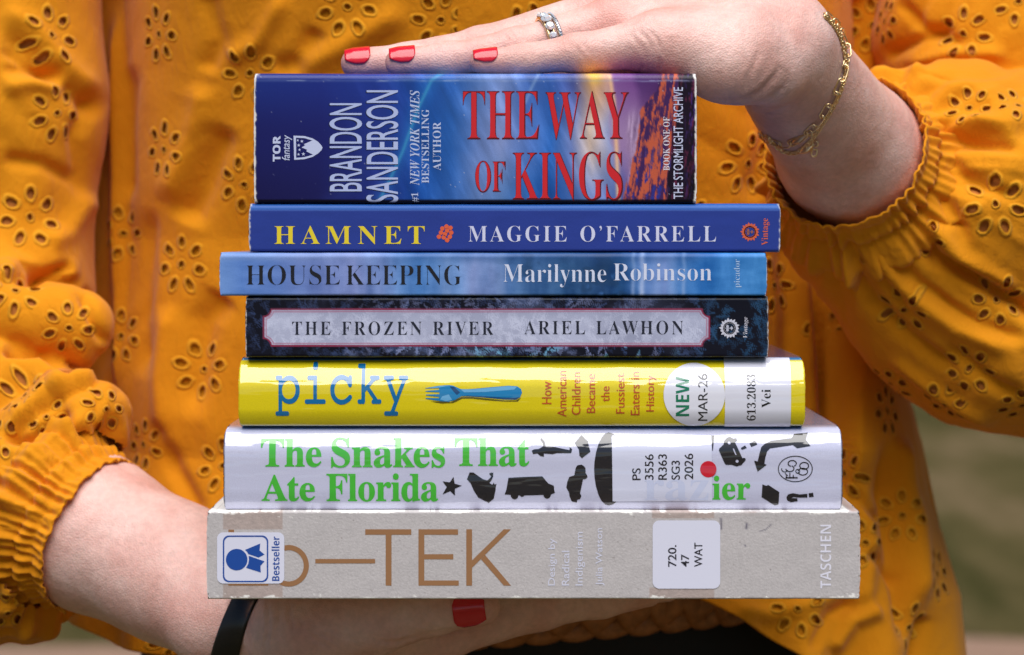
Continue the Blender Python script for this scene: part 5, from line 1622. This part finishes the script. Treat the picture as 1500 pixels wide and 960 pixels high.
def sleeve(f, lo, hi, folds, flowers, seed, c, ax):
    V, F = surface_nets(f, lo, hi, .0016)
    V = smooth_verts(V, F, 2)
    N_ = vnormals(V, F)
    u, w = to_px(V)
    front = sstep(.45, -.1, N_[:, 1])
    dsp = strokes_disp(u, w, folds) * front
    dsp *= 1.2
    dsp += fbm(V[:, 0] * 38, V[:, 1] * 38, V[:, 2] * 38, seed=seed, oct=4) * 1.1
    # gathers running out of the cuff
    a, uu, ww = axis_frame(ax)
    q = V - c; l = -(q @ a); rr = q + a * l[:, None]; th = np.arctan2(rr @ ww, rr @ uu)
    fade = np.exp(-np.maximum(l - .02, 0) / .022)
    ga = fbm(th * 7, l * 30, seed=seed + 2, oct=3) * 3.2 + np.sin(th * 23 + 2 * np.sin(th * 5)) * .9
    dsp += ga * fade
    rad_a = np.arctan2(V[:, 2] - c[2], V[:, 0] - c[0]); rad_r = np.hypot(V[:, 2] - c[2], V[:, 0] - c[0])
    dsp += fbm(rad_a * 6.5, rad_r * 9, seed=seed + 9, oct=3) * 2.5 * sstep(.02, .05, rad_r) * front * (1 - sstep(.12, .2, rad_r))
    warp = fbm(V[:, 0] * 16, V[:, 2] * 16, seed=seed + 14, oct=2)
    dsp += (np.abs(fbm(rad_a * 5 + warp * 1.6, rad_r * 7 + warp, seed=seed + 12, oct=3)) - .15) * 4.0 * sstep(.03, .06, rad_r) * front
    V = V + N_ * (dsp / 1000)[:, None]
    V = smooth_verts(V, F, 1, .4)
    # leave the end inside the cuff open for the arm
    fc = V[F].mean(1); qq = fc - c; lf = -(qq @ a)
    rad = np.linalg.norm(qq + a * lf[:, None], axis=1)
    inside = (rad < .040) & (lf < .034) & (lf > 0)
    F = F[~inside]
    N_ = vnormals(V, F)
    me = np_mesh('sleeve', V, F)
    set_eyelets(me, V, N_, flowers, F)
    sl = link('sleeve', me, CLOTH, BLOUSE)
    li = np_mesh('inner_layer', V - N_ * .0019, F)
    li.materials.append(SLEEVE_HOLE_BACKING)
    link('sleeve_hole_backing', li, None, BLOUSE)
sleeve(f_sleeve_r, (.115, .08, .93), (.36, .42, 1.34), R_FOLDS, RF, 31, C1, AX1)
sleeve(f_sleeve_l, (-.36, .08, .86), (-.13, .42, 1.34), L_FOLDS, LF, 47, C2, AX2)

# --- trousers and braided belt
BLACK = plain('black_twill', (0.006, 0.006, 0.007, 1), .8, bump=.3, bscale=1500)
def trousers():
    ph = np.linspace(0, 2 * math.pi, 96, endpoint=False)
    V = []; rows = []
    for z in np.linspace(.985, .80, 24):
        a = np.interp(z, [.80, .92, .985], [.186, .176, .150]); d = np.interp(z, [.80, .92, .985], [.112, .100, .086])
        rows.append([(-.004 + a * math.sin(p), .305 - d * math.cos(p), z) for p in ph])
    V = [v for r_ in rows for v in r_]; n = len(ph)
    F = [(i * n + k, (i + 1) * n + k, (i + 1) * n + (k + 1) % n, i * n + (k + 1) % n) for i in range(len(rows) - 1) for k in range(n)]
    F.append(tuple((len(rows) - 1) * n + k for k in range(n)))
    o = add('trousers', (np.array(V), F), BLACK, PERSON, 'black trousers')
    legs = []
    for sx in (-1, 1):
        cs = [(z, np.interp(z, [.02, .45, .86], [.060, .070, .096])) for z in np.linspace(.86, .02, 24)]
        LV = [(-.004 + sx * .088 + r_ * math.sin(p), .305 - r_ * 1.05 * math.cos(p), z) for z, r_ in cs for p in ph[::3]]
        k_ = len(ph[::3])
        LF_ = [(i * k_ + k, (i + 1) * k_ + k, (i + 1) * k_ + (k + 1) % k_, i * k_ + (k + 1) % k_) for i in range(len(cs) - 1) for k in range(k_)] + [tuple(range(k_))[::-1], tuple((len(cs) - 1) * k_ + k for k in range(k_))]
        add('trouser_leg', (np.array(LV), LF_), BLACK, o)
trousers()

def belt():
    zc = ZC + (PYC - 905) * S * (D + .2) / D
    n = 900; out = []
    th = np.linspace(0, 2 * math.pi, n, endpoint=False)
    cyc = 17
    for k in range(4):
        phs = th * cyc + k * math.pi / 2
        off = .0150 * np.sin(phs)
        rad = .0052 * np.cos(2 * phs) + .0062
        x = -.004 + (.170 + rad) * np.sin(th); y = .305 - (.098 + rad) * np.cos(th)
        z = zc + off + .014 * np.sin(th) + .006 * np.cos(th)
        P = np.stack([x, y, z], -1)
        # flat leather strips: an oval section
        T = np.roll(P, -1, axis=0) - np.roll(P, 1, axis=0); T /= np.linalg.norm(T, axis=1, keepdims=True)
        Nr = np.stack([np.sin(th), -np.cos(th), th * 0], -1); B_ = np.cross(T, Nr); B_ /= np.linalg.norm(B_, axis=1, keepdims=True)
        m_ = 10; V = []
        for j in range(m_):
            q = 2 * math.pi * j / m_
            V.append(P + Nr * (.0034 * math.sin(q)) + B_ * (.0062 * math.cos(q)))
        V = np.stack(V, 1).reshape(-1, 3); I = np.arange(n * m_).reshape(n, m_)
        F = np.stack([I, np.roll(I, -1, 1), np.roll(np.roll(I, -1, 1), -1, 0), np.roll(I, -1, 0)], -1).reshape(-1, 4)
        out.append((V, [tuple(f) for f in F]))
    bl = add('belt', join(out), plain('brown_leather', (0.36, 0.13, 0.042, 1), .38, bump=.4, bscale=900, var=.25), PERSON, 'brown braided leather belt')
belt()
